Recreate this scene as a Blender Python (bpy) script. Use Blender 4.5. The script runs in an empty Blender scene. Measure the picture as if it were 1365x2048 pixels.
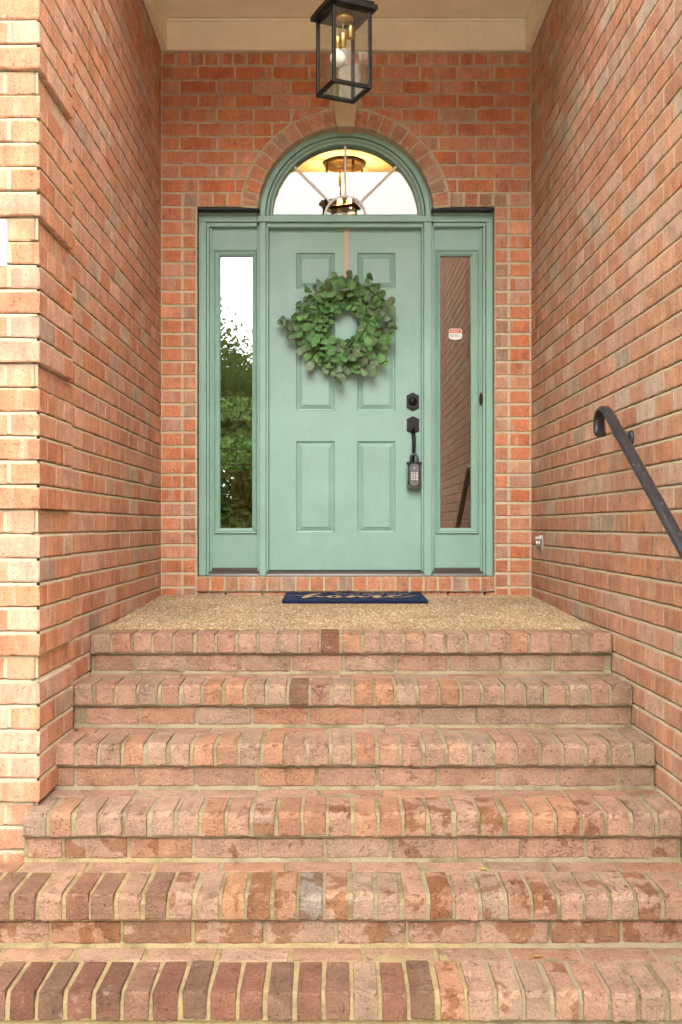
import bpy, bmesh, math, random
import numpy as np
from mathutils import Vector, Matrix, noise
R = math.radians
random.seed(7)
rng = np.random.default_rng(7)
scene = bpy.context.scene
COL = scene.collection

# ------------------------------------------------------------------ camera, sky, sun, exposure
CAMY, H, F = -6.10, 1.425, 2117.0
cam = bpy.data.cameras.new('camera')
cam.sensor_fit = 'HORIZONTAL'; cam.sensor_width = 36.0
cam.lens = 36.0 * F / 1365.0
cam.shift_x = 14.5 / 1365.0
cam.shift_y = 28.0 / 1365.0
cam.clip_end = 800; cam.clip_start = 0.05
camo = bpy.data.objects.new('camera', cam); COL.objects.link(camo)
camo.location = (0, CAMY, H); camo.rotation_euler = (R(90), 0, 0)
scene.camera = camo

SUN_EL, SUN_AZ = 38.0, -5.0        # azimuth measured from -Y towards -X (behind and left of the camera)
world = bpy.data.worlds.new('World'); scene.world = world; world.use_nodes = True
wn = world.node_tree.nodes; wl = world.node_tree.links
bg = wn['Background']
sky = wn.new('ShaderNodeTexSky'); sky.sky_type = 'NISHITA'; sky.sun_disc = False
sky.sun_elevation = R(SUN_EL); sky.sun_rotation = R(185)
sky.air_density = 1.2; sky.dust_density = 4.0; sky.ozone_density = 1.0
hs = wn.new('ShaderNodeHueSaturation'); hs.inputs['Saturation'].default_value = 0.22
mixw = wn.new('ShaderNodeMix'); mixw.data_type = 'RGBA'; mixw.inputs[0].default_value = 0.55
mixw.inputs[7].default_value = (11.5, 11.2, 10.6, 1)      # an even bank of bright cloud over the clear sky
wl.new(sky.outputs[0], hs.inputs['Color']); wl.new(hs.outputs[0], mixw.inputs[6])
wl.new(mixw.outputs[2], bg.inputs['Color']); bg.inputs['Strength'].default_value = 0.10

sun = bpy.data.lights.new('sun', 'SUN'); sun.energy = 0.8; sun.angle = R(80); sun.color = (1.0, 0.95, 0.88)
suno = bpy.data.objects.new('sun', sun); COL.objects.link(suno)
sd = Vector((math.sin(R(SUN_AZ)) * math.cos(R(SUN_EL)), -math.cos(R(SUN_AZ)) * math.cos(R(SUN_EL)), math.sin(R(SUN_EL))))
suno.rotation_euler = sd.to_track_quat('Z', 'Y').to_euler(); suno.location = (-4, -12, 12)

vs = scene.view_settings
vs.view_transform = 'Standard'; vs.look = 'None'; vs.gamma = 1.0; vs.use_curve_mapping = False
vs.exposure = 2.32
scene.render.engine = 'CYCLES'
scene.cycles.use_denoising = True; scene.cycles.use_adaptive_sampling = True; scene.cycles.adaptive_threshold = 0.025
scene.cycles.max_bounces = 8; scene.cycles.diffuse_bounces = 4; scene.cycles.transparent_max_bounces = 12
scene.cycles.caustics_reflective = False; scene.cycles.caustics_refractive = False
scene.cycles.sample_clamp_indirect = 6.0

# ------------------------------------------------------------------ object helpers
def link(o, parent=None):
    COL.objects.link(o)
    if parent is not None:
        o.parent = parent
        if parent.parent is None and parent.type == 'EMPTY':
            o.matrix_parent_inverse = Matrix.Translation(-Vector(parent.location)) if tuple(parent.rotation_euler) == (0, 0, 0) else Matrix.Identity(4)
    return o
def tag(o, label=None, cat=None, group=None, kind=None):
    if label: o['label'] = label
    if cat: o['category'] = cat
    if group: o['group'] = group
    if kind: o['kind'] = kind
    return o
def thing(name, label, cat, loc=(0, 0, 0), group=None, kind=None):
    e = bpy.data.objects.new(name, None); e.empty_display_size = 0.1; e.location = loc
    COL.objects.link(e); return tag(e, label, cat, group, kind)

class MB:
    """collects shapes; build() makes them ONE mesh object"""
    def __init__(s): s.v = []; s.f = []; s.sm = []
    def add(s, vs_, fs_, smooth=False):
        b = len(s.v); s.v += [tuple(p) for p in vs_]
        for f in fs_: s.f.append([b + i for i in f]); s.sm.append(smooth)
        return s
    def box(s, x0, x1, y0, y1, z0, z1, c=0.0, rot=None, piv=None):
        if c <= 0:
            vs_ = [(x, y, z) for x in (x0, x1) for y in (y0, y1) for z in (z0, z1)]
            fs_ = [(0, 1, 3, 2), (4, 6, 7, 5), (0, 4, 5, 1), (2, 3, 7, 6), (0, 2, 6, 4), (1, 5, 7, 3)]
        else:
            bm = bmesh.new(); bmesh.ops.create_cube(bm, size=1.0)
            for v in bm.verts:
                v.co = ((x0 + x1) / 2 + v.co.x * (x1 - x0), (y0 + y1) / 2 + v.co.y * (y1 - y0), (z0 + z1) / 2 + v.co.z * (z1 - z0))
            bmesh.ops.bevel(bm, geom=list(bm.edges), offset=c, segments=2, profile=0.5, affect='EDGES')
            bm.verts.index_update()
            vs_ = [v.co.copy() for v in bm.verts]; fs_ = [[v.index for v in f.verts] for f in bm.faces]; bm.free()
        if rot is not None:
            piv = Vector(piv or (0, 0, 0)); vs_ = [rot @ (Vector(p) - piv) + piv for p in vs_]
        return s.add(vs_, fs_, c > 0.012)
    def prism(s, pts, y0, y1, axis='y', smooth=False):
        """polygon in xz (axis y), extruded from y0 to y1"""
        n = len(pts)
        def P(a, b, d):
            return (a, d, b) if axis == 'y' else ((d, a, b) if axis == 'x' else (a, b, d))
        vs_ = [P(a, b, y0) for a, b in pts] + [P(a, b, y1) for a, b in pts]
        fs_ = [list(range(n)), list(range(2 * n - 1, n - 1, -1))]
        s.add(vs_, fs_)
        b = len(s.v) - 2 * n
        for i in range(n):
            j = (i + 1) % n; s.f.append([b + i, b + n + i, b + n + j, b + j]); s.sm.append(smooth)
        return s
    def tube(s, pts, rad, n=10, cap=True):
        pts = [Vector(p) for p in pts]; m = len(pts)
        rad = rad if isinstance(rad, (list, tuple)) else [rad] * m
        up = None; rings = []
        for i, p in enumerate(pts):
            t = (pts[min(i + 1, m - 1)] - pts[max(i - 1, 0)]).normalized()
            if up is None:
                up = t.orthogonal().normalized()
            up = (up - t * up.dot(t)).normalized(); w = t.cross(up)
            rings.append([p + (up * math.cos(2 * math.pi * k / n) + w * math.sin(2 * math.pi * k / n)) * rad[i] for k in range(n)])
        vs_ = [q for r in rings for q in r]; fs_ = []
        for i in range(m - 1):
            for k in range(n):
                fs_.append((i * n + k, i * n + (k + 1) % n, (i + 1) * n + (k + 1) % n, (i + 1) * n + k))
        s.add(vs_, fs_, True)
        if cap:
            b = len(s.v) - len(vs_)
            s.f.append([b + k for k in range(n - 1, -1, -1)]); s.sm.append(False)
            s.f.append([b + (m - 1) * n + k for k in range(n)]); s.sm.append(False)
        return s
    def lathe(s, prof, c=(0, 0, 0), axis='z', n=24):
        vs_ = []; fs_ = []
        for (r, h) in prof:
            for k in range(n):
                a = 2 * math.pi * k / n; q = (r * math.cos(a), r * math.sin(a), h)
                if axis == 'y': q = (q[0], q[2], q[1])
                if axis == 'x': q = (q[2], q[0], q[1])
                vs_.append((c[0] + q[0], c[1] + q[1], c[2] + q[2]))
        for i in range(len(prof) - 1):
            for k in range(n):
                fs_.append((i * n + k, i * n + (k + 1) % n, (i + 1) * n + (k + 1) % n, (i + 1) * n + k))
        return s.add(vs_, fs_, True)
    def build(s, name, mat, parent=None, recalc=True, angle=None):
        me = bpy.data.meshes.new(name); me.from_pydata(s.v, [], s.f)
        me.polygons.foreach_set('use_smooth', s.sm)
        if recalc:
            bm = bmesh.new(); bm.from_mesh(me); bmesh.ops.recalc_face_normals(bm, faces=bm.faces); bm.to_mesh(me); bm.free()
        me.materials.append(mat); me.update()
        return link(bpy.data.objects.new(name, me), parent)

# ------------------------------------------------------------------ materials
class NT:
    def __init__(s, name, rough=0.6, spec=0.4, metal=0.0):
        s.m = bpy.data.materials.new(name); s.m.use_nodes = True
        s.n = s.m.node_tree.nodes; s.l = s.m.node_tree.links
        s.b = s.n['Principled BSDF']; s.set(s.b, 'Roughness', rough); s.set(s.b, 'Specular IOR Level', spec); s.set(s.b, 'Metallic', metal)
    def set(s, node, key, val):
        if isinstance(val, bpy.types.NodeSocket): s.l.new(val, node.inputs[key])
        elif isinstance(val, tuple) and len(val) == 3 and node.inputs[key].type == 'RGBA': node.inputs[key].default_value = (*val, 1)
        else: node.inputs[key].default_value = val
    def tex(s, kind='Object'): return s.n.new('ShaderNodeTexCoord').outputs[kind]
    def pos(s): return s.n.new('ShaderNodeNewGeometry').outputs['Position']
    def attr(s, name, typ='GEOMETRY'):
        a = s.n.new('ShaderNodeAttribute'); a.attribute_type = typ; a.attribute_name = name; return a
    def math(s, op, a, b=0.0, c=0.0, clamp=False):
        n = s.n.new('ShaderNodeMath'); n.operation = op; n.use_clamp = clamp
        for i, q in enumerate((a, b, c)): s.set(n, i, q)
        return n.outputs[0]
    def vmath(s, op, a, b):
        n = s.n.new('ShaderNodeVectorMath'); n.operation = op; s.set(n, 0, a); s.set(n, 1, b); return n.outputs[0]
    def noise(s, vec, scale, detail=3, rough=0.6, dist=0.0, out=0):
        n = s.n.new('ShaderNodeTexNoise'); s.set(n, 'Vector', vec); s.set(n, 'Scale', scale); s.set(n, 'Detail', detail)
        s.set(n, 'Roughness', rough); s.set(n, 'Distortion', dist); return n.outputs[out]
    def voronoi(s, vec, scale, feat='F1', out=0):
        n = s.n.new('ShaderNodeTexVoronoi'); n.feature = feat; s.set(n, 'Vector', vec); s.set(n, 'Scale', scale); return n.outputs[out]
    def step(s, x, a, b):
        n = s.n.new('ShaderNodeMapRange'); n.interpolation_type = 'SMOOTHSTEP'
        s.set(n, 0, x); n.inputs[1].default_value = a; n.inputs[2].default_value = b; n.inputs[3].default_value = 0; n.inputs[4].default_value = 1
        return n.outputs[0]
    def rng(s, x, a, b, c, d):
        n = s.n.new('ShaderNodeMapRange'); s.set(n, 0, x)
        for i, q in enumerate((a, b, c, d)): n.inputs[i + 1].default_value = q
        return n.outputs[0]
    def mix(s, f, a, b, mode='MIX'):
        n = s.n.new('ShaderNodeMix'); n.data_type = 'RGBA'; n.blend_type = mode
        s.set(n, 0, f)
        for k, q in ((6, a), (7, b)):
            if isinstance(q, bpy.types.NodeSocket): s.l.new(q, n.inputs[k])
            else: n.inputs[k].default_value = (*q[:3], 1)
        return n.outputs[2]
    def scale(s, col, f):
        g = s.n.new('ShaderNodeCombineXYZ')
        for i in range(3): s.set(g, i, f)
        return s.mix(1.0, col, g.outputs[0], 'MULTIPLY')
    def bump(s, h, strength=0.4, dist=0.003, prev=None):
        n = s.n.new('ShaderNodeBump'); s.set(n, 'Height', h); n.inputs['Strength'].default_value = strength; n.inputs['Distance'].default_value = dist
        if prev is not None: s.l.new(prev, n.inputs['Normal'])
        return n.outputs[0]
    def out(s, col=None, normal=None, rough=None):
        if col is not None: s.set(s.b, 'Base Color', col)
        if normal is not None: s.l.new(normal, s.b.inputs['Normal'])
        if rough is not None: s.set(s.b, 'Roughness', rough)
        return s.m

MORTAR = (0.54, 0.45, 0.31)
def mat_brick(name, stuff=False, steps=False):
    t = NT(name, 0.88, 0.22)
    loc = t.attr('bloc').outputs['Vector']
    if stuff:
        rnd = t.attr('brand').outputs['Fac']; base = t.attr('bcol').outputs['Color']
    else:
        oi = t.n.new('ShaderNodeObjectInfo'); rnd = oi.outputs['Random']; base = oi.outputs['Color']
    off = t.n.new('ShaderNodeCombineXYZ')
    t.set(off, 0, t.math('MULTIPLY', rnd, 53.0)); t.set(off, 1, t.math('MULTIPLY', rnd, 91.0)); t.set(off, 2, t.math('MULTIPLY', rnd, 29.0))
    v = t.vmath('ADD', loc, off.outputs[0])
    big = t.noise(v, 11, 4, 0.6)
    streak = t.noise(t.vmath('MULTIPLY', v, (1, 1, 0.12)), 60, 3, 0.6)
    fine = t.noise(v, 190, 3, 0.65)
    grit = t.voronoi(v, 330)
    flash = t.step(t.noise(t.vmath('MULTIPLY', v, (1, 1, 0.1)), 16, 2, 0.5), 0.56, 0.68)
    c = t.scale(base, t.rng(big, 0.25, 0.75, 0.72, 1.26))
    if not steps:
        c = t.mix(t.math('MULTIPLY', flash, 0.5), c, t.mix(t.noise(v, 30, 2), (0.34, 0.26, 0.20), (0.62, 0.50, 0.38)))
        c = t.scale(c, t.rng(streak, 0.25, 0.75, 0.86, 1.14))
    c = t.scale(c, t.rng(fine, 0.25, 0.75, 0.66, 1.3))
    pits = t.step(t.noise(v, 85, 2, 0.5), 0.62, 0.70)
    c = t.scale(c, t.rng(pits, 0, 1, 1.0, 0.58))
    # pale lime bloom and mortar smears
    bloom = t.math('MULTIPLY', t.step(t.noise(v, 24, 5, 0.72), 0.57, 0.78), 0.42 if not steps else 0.5)
    c = t.mix(bloom, c, (0.60, 0.46, 0.36) if not steps else (0.46, 0.36, 0.285))
    wp = t.pos(); c = t.scale(c, t.rng(t.noise(t.vmath('MULTIPLY', wp, (1, 1, .6)), 2.2, 5, .62), .3, .7, .84, 1.12))
    sep = t.n.new('ShaderNodeSeparateXYZ'); t.l.new(loc, sep.inputs[0])
    rough = None
    if not steps:
        ez = t.math('ABSOLUTE', sep.outputs[2])
        edge = t.math('MULTIPLY', t.step(ez, 0.024, 0.035), t.step(t.noise(v, 42, 3, 0.7), 0.47, 0.62))
        c = t.mix(t.math('MULTIPLY', edge, 0.62), c, MORTAR)
    else:
        wet = t.attr('wet', 'OBJECT').outputs['Fac']
        # damp patches with a ragged tide line, drying from the middle of each face
        wn_ = t.noise(v, 13, 3, 0.5)
        tide = t.step(t.math('ADD', wn_, t.math('MULTIPLY', t.math('SUBTRACT', wet, 0.5), 0.62)), 0.54, 0.59)
        tide = t.math('MULTIPLY', tide, t.step(wet, 0.02, 0.12))
        c = t.mix(tide, c, t.mix(1.0, c, (0.68, 0.55, 0.44), 'MULTIPLY'))
        cn = t.noise(t.vmath('MULTIPLY', v, (1, 1, 2.0)), 15, 4, .62)
        crev = t.math('SUBTRACT', 1.0, t.step(t.math('ABSOLUTE', t.math('SUBTRACT', cn, .5)), .004, .022))
        crev = t.math('MULTIPLY', crev, t.step(t.noise(v, 8, 2), .52, .66))
        c = t.scale(c, t.rng(crev, 0, 1, 1, .80))
        dirt = t.math('MULTIPLY', t.step(t.noise(v, 36, 5, 0.75), 0.53, 0.70), 0.42)
        c = t.mix(dirt, c, (0.20, 0.135, 0.075))
        rough = t.rng(tide, 0, 1, 0.88, 0.62)
    nb = t.bump(t.noise(v, 52, 4, 0.62), 0.6 if not steps else 1.0, 0.0045 if not steps else .0075)
    if steps: nb = t.bump(t.math('SUBTRACT', 1.0, crev), .8, .004, nb)
    nb = t.bump(fine, 0.5, 0.002, nb); nb = t.bump(grit, 0.35, 0.0012, nb)
    return t.out(c, nb, rough)

def mat_mortar(name, base=MORTAR, moss=False):
    t = NT(name, 0.95, 0.15); p = t.pos()
    n1 = t.noise(p, 7, 4); n2 = t.noise(p, 240, 3, 0.7)
    c = t.scale(base if isinstance(base, bpy.types.NodeSocket) else t.mix(0.0, base, base), t.rng(n1, .25, .75, .82, 1.15))
    c = t.scale(c, t.rng(n2, .2, .8, .72, 1.22))
    if moss:
        g = t.math('MULTIPLY', t.step(t.noise(p, 9, 4, .65), .47, .66), .62)
        c = t.mix(g, c, (0.17, 0.135, 0.055))
    nb = t.bump(t.noise(p, 90, 4, .65), .8, .004); nb = t.bump(n2, .5, .0015, nb)
    return t.out(c, nb)

def mat_step_mortar():
    t = NT('step_mortar', 0.95, 0.15); p = t.pos()
    sp = t.n.new('ShaderNodeSeparateXYZ'); t.l.new(p, sp.inputs[0])
    wob = t.math('MULTIPLY', t.math('SUBTRACT', t.noise(p, 5, 3), .5), .5)
    # newer yellow pointing on the two lowest steps, left of the patched bricks
    lowest = t.step(t.math('MULTIPLY', sp.outputs[2], -1.0), -.20, -.175)
    x = t.math('ADD', sp.outputs[0], wob)
    low = t.step(t.math('MULTIPLY', sp.outputs[2], -1.0), -.365, -.35)
    a = t.math('MULTIPLY', lowest, t.step(t.math('MULTIPLY', x, -1.0), -.55, -.30))
    b = t.math('MULTIPLY', low, t.step(t.math('MULTIPLY', x, -1.0), .30, .52))
    f = t.math('MAXIMUM', a, b)
    old = t.mix(t.math('MULTIPLY', t.step(t.noise(p, 8, 4, .65), .44, .66), .68), (0.31, 0.255, 0.16), (0.14, 0.107, 0.045))
    c = t.mix(f, old, t.mix(t.step(t.noise(p, 12, 4, .7), .42, .7), (0.355, 0.27, 0.14), (.22, .175, .09)))
    c = t.scale(c, t.rng(t.noise(p, 240, 3, .7), .2, .8, .72, 1.22))
    nb = t.bump(t.noise(p, 90, 4, .65), .8, .004); nb = t.bump(t.noise(p, 300, 2), .5, .0015, nb)
    return t.out(c, nb)

def mat_paint(name, col, rough=.42, grain=True, wear=False):
    t = NT(name, rough, .45); p = t.tex('Object')
    c = t.scale(t.mix(0, col, col), t.rng(t.noise(p, 3.5, 5, .65), .25, .75, .88, 1.10))
    g = t.noise(t.vmath('MULTIPLY', p, (1, 1, .05)), 190, 4, .6)
    c = t.scale(c, t.rng(g, .25, .75, .95, 1.05))
    if wear:
        w = t.math('MULTIPLY', t.step(t.noise(t.vmath('MULTIPLY', p, (1, 1, .16)), 34, 4, .7), .70, .76), .5)
        c = t.mix(w, c, tuple(q * .45 for q in col))
    c = t.mix(t.math('MULTIPLY', t.step(t.noise(p, 26, 5, .75), .62, .8), .18), c, (.30, .29, .2))
    nb = t.bump(g, .22, .0012); nb = t.bump(t.noise(p, 14, 3), .12, .004, nb)
    return t.out(c, nb, t.rng(t.noise(p, 9, 3), .3, .7, rough - .06, rough + .1))

def mat_plain(name, col, rough=.6, metal=0., spec=.4, var=.12, bump=.2, bscale=60):
    t = NT(name, rough, spec, metal); p = t.tex('Object')
    n1 = t.noise(p, bscale * .25, 4); n2 = t.noise(p, bscale * 3, 3)
    c = t.scale(t.mix(0, col, col), t.rng(n1, .25, .75, 1 - var, 1 + var)); c = t.scale(c, t.rng(n2, .25, .75, 1 - var * .6, 1 + var * .6))
    return t.out(c, t.bump(n2, bump, .001), t.rng(n1, .3, .7, max(.05, rough - .06), min(1, rough + .08)))

def mat_glass(name, base=.06, k=1.0, tint=(.96, .98, .97), rough=0.0, wav=0.0):
    m = bpy.data.materials.new(name); m.use_nodes = True; n = m.node_tree.nodes; l = m.node_tree.links
    n.remove(n['Principled BSDF'])
    tr = n.new('ShaderNodeBsdfTransparent'); tr.inputs[0].default_value = (*tint, 1)
    gl = n.new('ShaderNodeBsdfGlossy'); gl.inputs['Roughness'].default_value = rough; gl.inputs[0].default_value = (.97, .98, 1, 1)
    lw = n.new('ShaderNodeLayerWeight'); lw.inputs[0].default_value = 0.5
    fr = n.new('ShaderNodeMath'); fr.operation = 'POWER'; l.new(lw.outputs['Facing'], fr.inputs[0]); fr.inputs[1].default_value = 5.0
    mp = n.new('ShaderNodeMapRange'); mp.inputs[1].default_value = 0; mp.inputs[2].default_value = 1
    mp.inputs[3].default_value = base; mp.inputs[4].default_value = 1.0
    if wav:
        tx = n.new('ShaderNodeTexNoise'); tx.inputs['Scale'].default_value = 5; tx.inputs['Detail'].default_value = 1
        g = n.new('ShaderNodeNewGeometry'); l.new(g.outputs['Position'], tx.inputs['Vector'])
        b = n.new('ShaderNodeBump'); b.inputs['Strength'].default_value = wav; b.inputs['Distance'].default_value = .01
        l.new(tx.outputs[0], b.inputs['Height']); l.new(b.outputs[0], gl.inputs['Normal'])
    mx = n.new('ShaderNodeMixShader'); l.new(fr.outputs[0], mp.inputs[0]); l.new(mp.outputs[0], mx.inputs[0])
    l.new(tr.outputs[0], mx.inputs[1]); l.new(gl.outputs[0], mx.inputs[2]); l.new(mx.outputs[0], n['Material Output'].inputs[0])
    return m
def mat_emit(name, col, strength):
    m = bpy.data.materials.new(name); m.use_nodes = True; n = m.node_tree.nodes; b = n['Principled BSDF']
    b.inputs['Base Color'].default_value = (.9, .9, .88, 1); b.inputs['Emission Color'].default_value = (*col, 1); b.inputs['Emission Strength'].default_value = strength
    return m

M = dict(
    brick=mat_brick('brick_face'), brick_s=mat_brick('brick_face_field', stuff=True),
    sbrick=mat_brick('brick_step', steps=True),
    mortar=mat_mortar('mortar'), smortar=mat_step_mortar(),
    core=mat_plain('wall_core', (.35, .28, .2)),
    green=mat_paint('sage_paint', (.25, .415, .345)), door=mat_paint('sage_door_paint', (.255, .42, .355), wear=True),
    cream=mat_paint('cream_board', (.88, .79, .60), .55), ceil=mat_paint('cream_ceiling', (.86, .77, .61), .6),
    stone=mat_plain('limestone', (.52, .40, .24), .85, bump=.4, bscale=80), white=mat_plain('white_stone', (.78, .77, .74), .7, var=.05),
    black=mat_plain('black_metal', (.018, .015, .013), .42, .6, var=.2), bronze=mat_plain('dark_bronze', (.022, .020, .020), .38, .7),
    brass=mat_plain('brushed_brass', (.62, .42, .14), .33, 1.0, var=.1), steel=mat_plain('galvanised', (.55, .55, .55), .38, .9),
    thresh=mat_plain('bronze_aluminium', (.10, .088, .082), .38, .6), gap=mat_plain('weather_strip', (.55, .40, .24), .8),
    rubber=mat_plain('black_rubber', (.012, .012, .012), .7),
    glass=mat_glass('window_glass', .15, wav=.006), fanglass=mat_glass('fanlight_glass', .05, wav=.006), clear=mat_glass('lantern_glass', .045),
    bulb=mat_plain('opal_bulb', (.86, .82, .76), .18, var=.02, bump=0), ribbon=mat_plain('peach_ribbon', (.60, .44, .32), .7, bscale=200),
    glow=mat_emit('lit_bulb', (1.0, .62, .22), 30.0), can=mat_emit('lit_can', (1.0, .92, .8), 14.0),
    leafA=None,
)

# ------------------------------------------------------------------ bricks
C = 0.0813; J = 0.0122; BL = 0.2025; PITCH = 0.2135; BH = C - J; BD = 0.095
Z0 = 1.478
XL, XR = -0.995, 1.138
def cz(k): return Z0 + k * C
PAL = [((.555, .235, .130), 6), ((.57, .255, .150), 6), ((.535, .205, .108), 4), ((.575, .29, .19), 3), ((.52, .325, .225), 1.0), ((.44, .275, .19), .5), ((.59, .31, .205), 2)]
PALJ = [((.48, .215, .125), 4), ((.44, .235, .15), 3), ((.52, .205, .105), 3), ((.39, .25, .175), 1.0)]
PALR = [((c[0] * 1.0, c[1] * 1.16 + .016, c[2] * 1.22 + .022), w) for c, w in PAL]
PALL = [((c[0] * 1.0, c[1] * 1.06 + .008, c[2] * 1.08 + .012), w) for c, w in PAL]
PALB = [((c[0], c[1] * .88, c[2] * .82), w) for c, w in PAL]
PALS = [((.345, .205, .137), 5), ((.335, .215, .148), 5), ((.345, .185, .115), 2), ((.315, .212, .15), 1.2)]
def pick(pal):
    c = random.choices([p[0] for p in pal], [p[1] for p in pal])[0]
    f = random.uniform(.92, 1.08); h = random.uniform(-.015, .015)
    return (min(1, c[0] * f), max(.01, c[1] * f + h * .5), max(.01, c[2] * f + h * .4), 1)

def brick_geo(L, h, dep, c=.0042, jit=.0016, nx=4, xl=None, xr=None, wear=0.0):
    ct = max(c, wear * 1.15); ce = .0016 if not wear else .003
    xs = [-L / 2, -L / 2 + ce] + [-L / 2 + L * i / (nx - 2) for i in range(1, nx - 2)] + [L / 2 - ce, L / 2]
    zs = [-h / 2, -h / 2 + c, h / 2 - ct, h / 2]
    ys = [0, ct, dep]
    ni, nj = len(xs) - 1, 3
    idx = {}; V = []
    def vert(i, j, k):
        if (i, j, k) in idx: return idx[(i, j, k)]
        x, y, z = xs[i], ys[k], zs[j]
        bi, bj, bk = i in (0, ni), j in (0, nj), k == 0
        nb = bi + bj + bk
        pull = {1: 0, 2: .35, 3: .5}.get(nb, 0) * (ct if (bk and j == nj) else c)
        sx = -1 if i == 0 else 1; sz = -1 if j == 0 else 1
        if bi and not bj: pull *= ce / c
        if bi: x -= sx * pull
        if bj: z -= sz * pull
        if bk: y += pull
        if 0 < i < ni: x += random.uniform(-.3, .3) * L / ni * .5 if i not in (1, ni - 1) else 0
        if k < 2:
            x += random.uniform(-1, 1) * jit * (1.2 if bi else .5); z += random.uniform(-1, 1) * jit * (1.7 if bj else .5)
            y += random.uniform(-.4, 1) * jit * (1.0 if nb > 1 else .22)
            if wear and bk and j == nj: y += random.random() * wear; z -= random.random() * wear * .9
            elif wear and (bk or bj) and j >= nj - 1: z -= random.random() * wear * .35
        if xl is not None:
            f = (x + L / 2) / L; g = (z + h / 2) / h
            x = (xl[0] + (xl[1] - xl[0]) * g) * (1 - f) + (xr[0] + (xr[1] - xr[0]) * g) * f
        idx[(i, j, k)] = len(V); V.append((x, y, z)); return idx[(i, j, k)]
    Fc = []
    for i in range(ni):
        for j in range(nj): Fc.append((vert(i, j, 0), vert(i + 1, j, 0), vert(i + 1, j + 1, 0), vert(i, j + 1, 0)))
        for k in range(2):
            Fc.append((vert(i, 0, k), vert(i, 0, k + 1), vert(i + 1, 0, k + 1), vert(i + 1, 0, k)))
            Fc.append((vert(i, nj, k), vert(i + 1, nj, k), vert(i + 1, nj, k + 1), vert(i, nj, k + 1)))
    for j in range(nj):
        for k in range(2):
            Fc.append((vert(0, j, k), vert(0, j + 1, k), vert(0, j + 1, k + 1), vert(0, j, k + 1)))
            Fc.append((vert(ni, j, k), vert(ni, j, k + 1), vert(ni, j + 1, k + 1), vert(ni, j + 1, k)))
    return V, Fc
def brick_me(mat, *a, **k):
    V, Fc = brick_geo(*a, **k)
    me = bpy.data.meshes.new('brick'); me.from_pydata(V, [], Fc); at = me.attributes.new('bloc', 'FLOAT_VECTOR', 'POINT'); at.data.foreach_set('vector', np.array(V, dtype=np.float32).ravel())
    me.materials.append(mat); return me
_cache = {}
CLASSES = (BL, .15, .108, .092, .071, .055)
def shared(L, h, dep, mat, wear):
    Lc = min(CLASSES, key=lambda q: abs(q - L)); key = (Lc, round(h, 3), round(dep, 3), mat.name, wear)
    if key not in _cache:
        _cache[key] = [brick_me(mat, Lc, h, dep, nx=(7 if wear else (7 if Lc > .12 else 5)), wear=wear, c=.0042, jit=(.0022 if wear else .0017)) for _ in range(8 if Lc in (BL, .071) else 4)]
    return random.choice(_cache[key]), L / Lc
def px_of(p):
    D = p[1] - CAMY
    if D < .5: return None
    return 668 + F * p[0] / D, 1052 - F * (p[2] - H) / D, D
def spec(loc, L, rot=(0, 0, 0), h=BH, dep=BD, pal=PAL, me=None, col=None, wear=0.0, wet=0.0, geo=None):
    return dict(loc=Vector(loc), L=L, rot=rot, h=h, dep=dep, col=col or pick(pal), me=me, wear=wear, wet=wet, geo=geo)
def area(s):
    q = px_of(s['loc'])
    if q is None or not (-20 < q[0] < 1385 and -20 < q[1] < 2068): return -1
    n = Matrix.Rotation(s['rot'][2], 3, 'Z') @ Vector((0, -1, 0))
    d = (Vector((0, CAMY, H)) - s['loc']); cs = max(0, n.dot(d.normalized()))
    return s['L'] * s['h'] * cs / d.length_squared
def lay(parent, specs, mat, mat_stuff=None, limit=300):
    specs = sorted(specs, key=lambda s: -area(s)) if len(specs) > limit else specs
    for s in specs[:limit]:
        if s['me'] is not None: me, sx = s['me'], 1.0
        else: me, sx = shared(s['L'], s['h'], s['dep'], mat, s['wear'])
        o = bpy.data.objects.new('brick', me)
        o.location = s['loc'] - Vector(parent.location) if parent.type == 'EMPTY' else s['loc']
        o.rotation_euler = (s['rot'][0] + random.uniform(-.004, .004), s['rot'][1] + random.uniform(-.006, .006), s['rot'][2] + random.uniform(-.0025, .0025) * (1 if s['wear'] == 0 else 2))
        o.scale = (sx, 1, 1); o.color = s['col']; o.parent = parent; COL.objects.link(o)
        if s['wet']: o['wet'] = float(s['wet'])
    rest = specs[limit:]
    if rest:
        VV, FF, LL, CC, RR = [], [], [], [], []; b = 0
        for s in rest:
            V, Fc = brick_geo(s['L'], s['h'], s['dep'])
            mt = Matrix.Translation(s['loc']) @ Matrix.Rotation(s['rot'][2], 4, 'Z')
            VV += [tuple(mt @ Vector(v)) for v in V]; FF += [tuple(b + i for i in f) for f in Fc]; b += len(V)
            LL += V; CC += [s['col']] * len(V); RR += [random.random()] * len(V)
        me = bpy.data.meshes.new('brickwork'); me.from_pydata(VV, [], FF)
        me.attributes.new('bloc', 'FLOAT_VECTOR', 'POINT').data.foreach_set('vector', np.array(LL, dtype=np.float32).ravel())
        me.attributes.new('bcol', 'FLOAT_COLOR', 'POINT').data.foreach_set('color', np.array(CC, dtype=np.float32).ravel())
        me.attributes.new('brand', 'FLOAT', 'POINT').data.foreach_set('value', np.array(RR, dtype=np.float32))
        me.materials.append(mat_stuff)
        tag(link(bpy.data.objects.new('brickwork', me), parent), kind='stuff')

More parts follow.
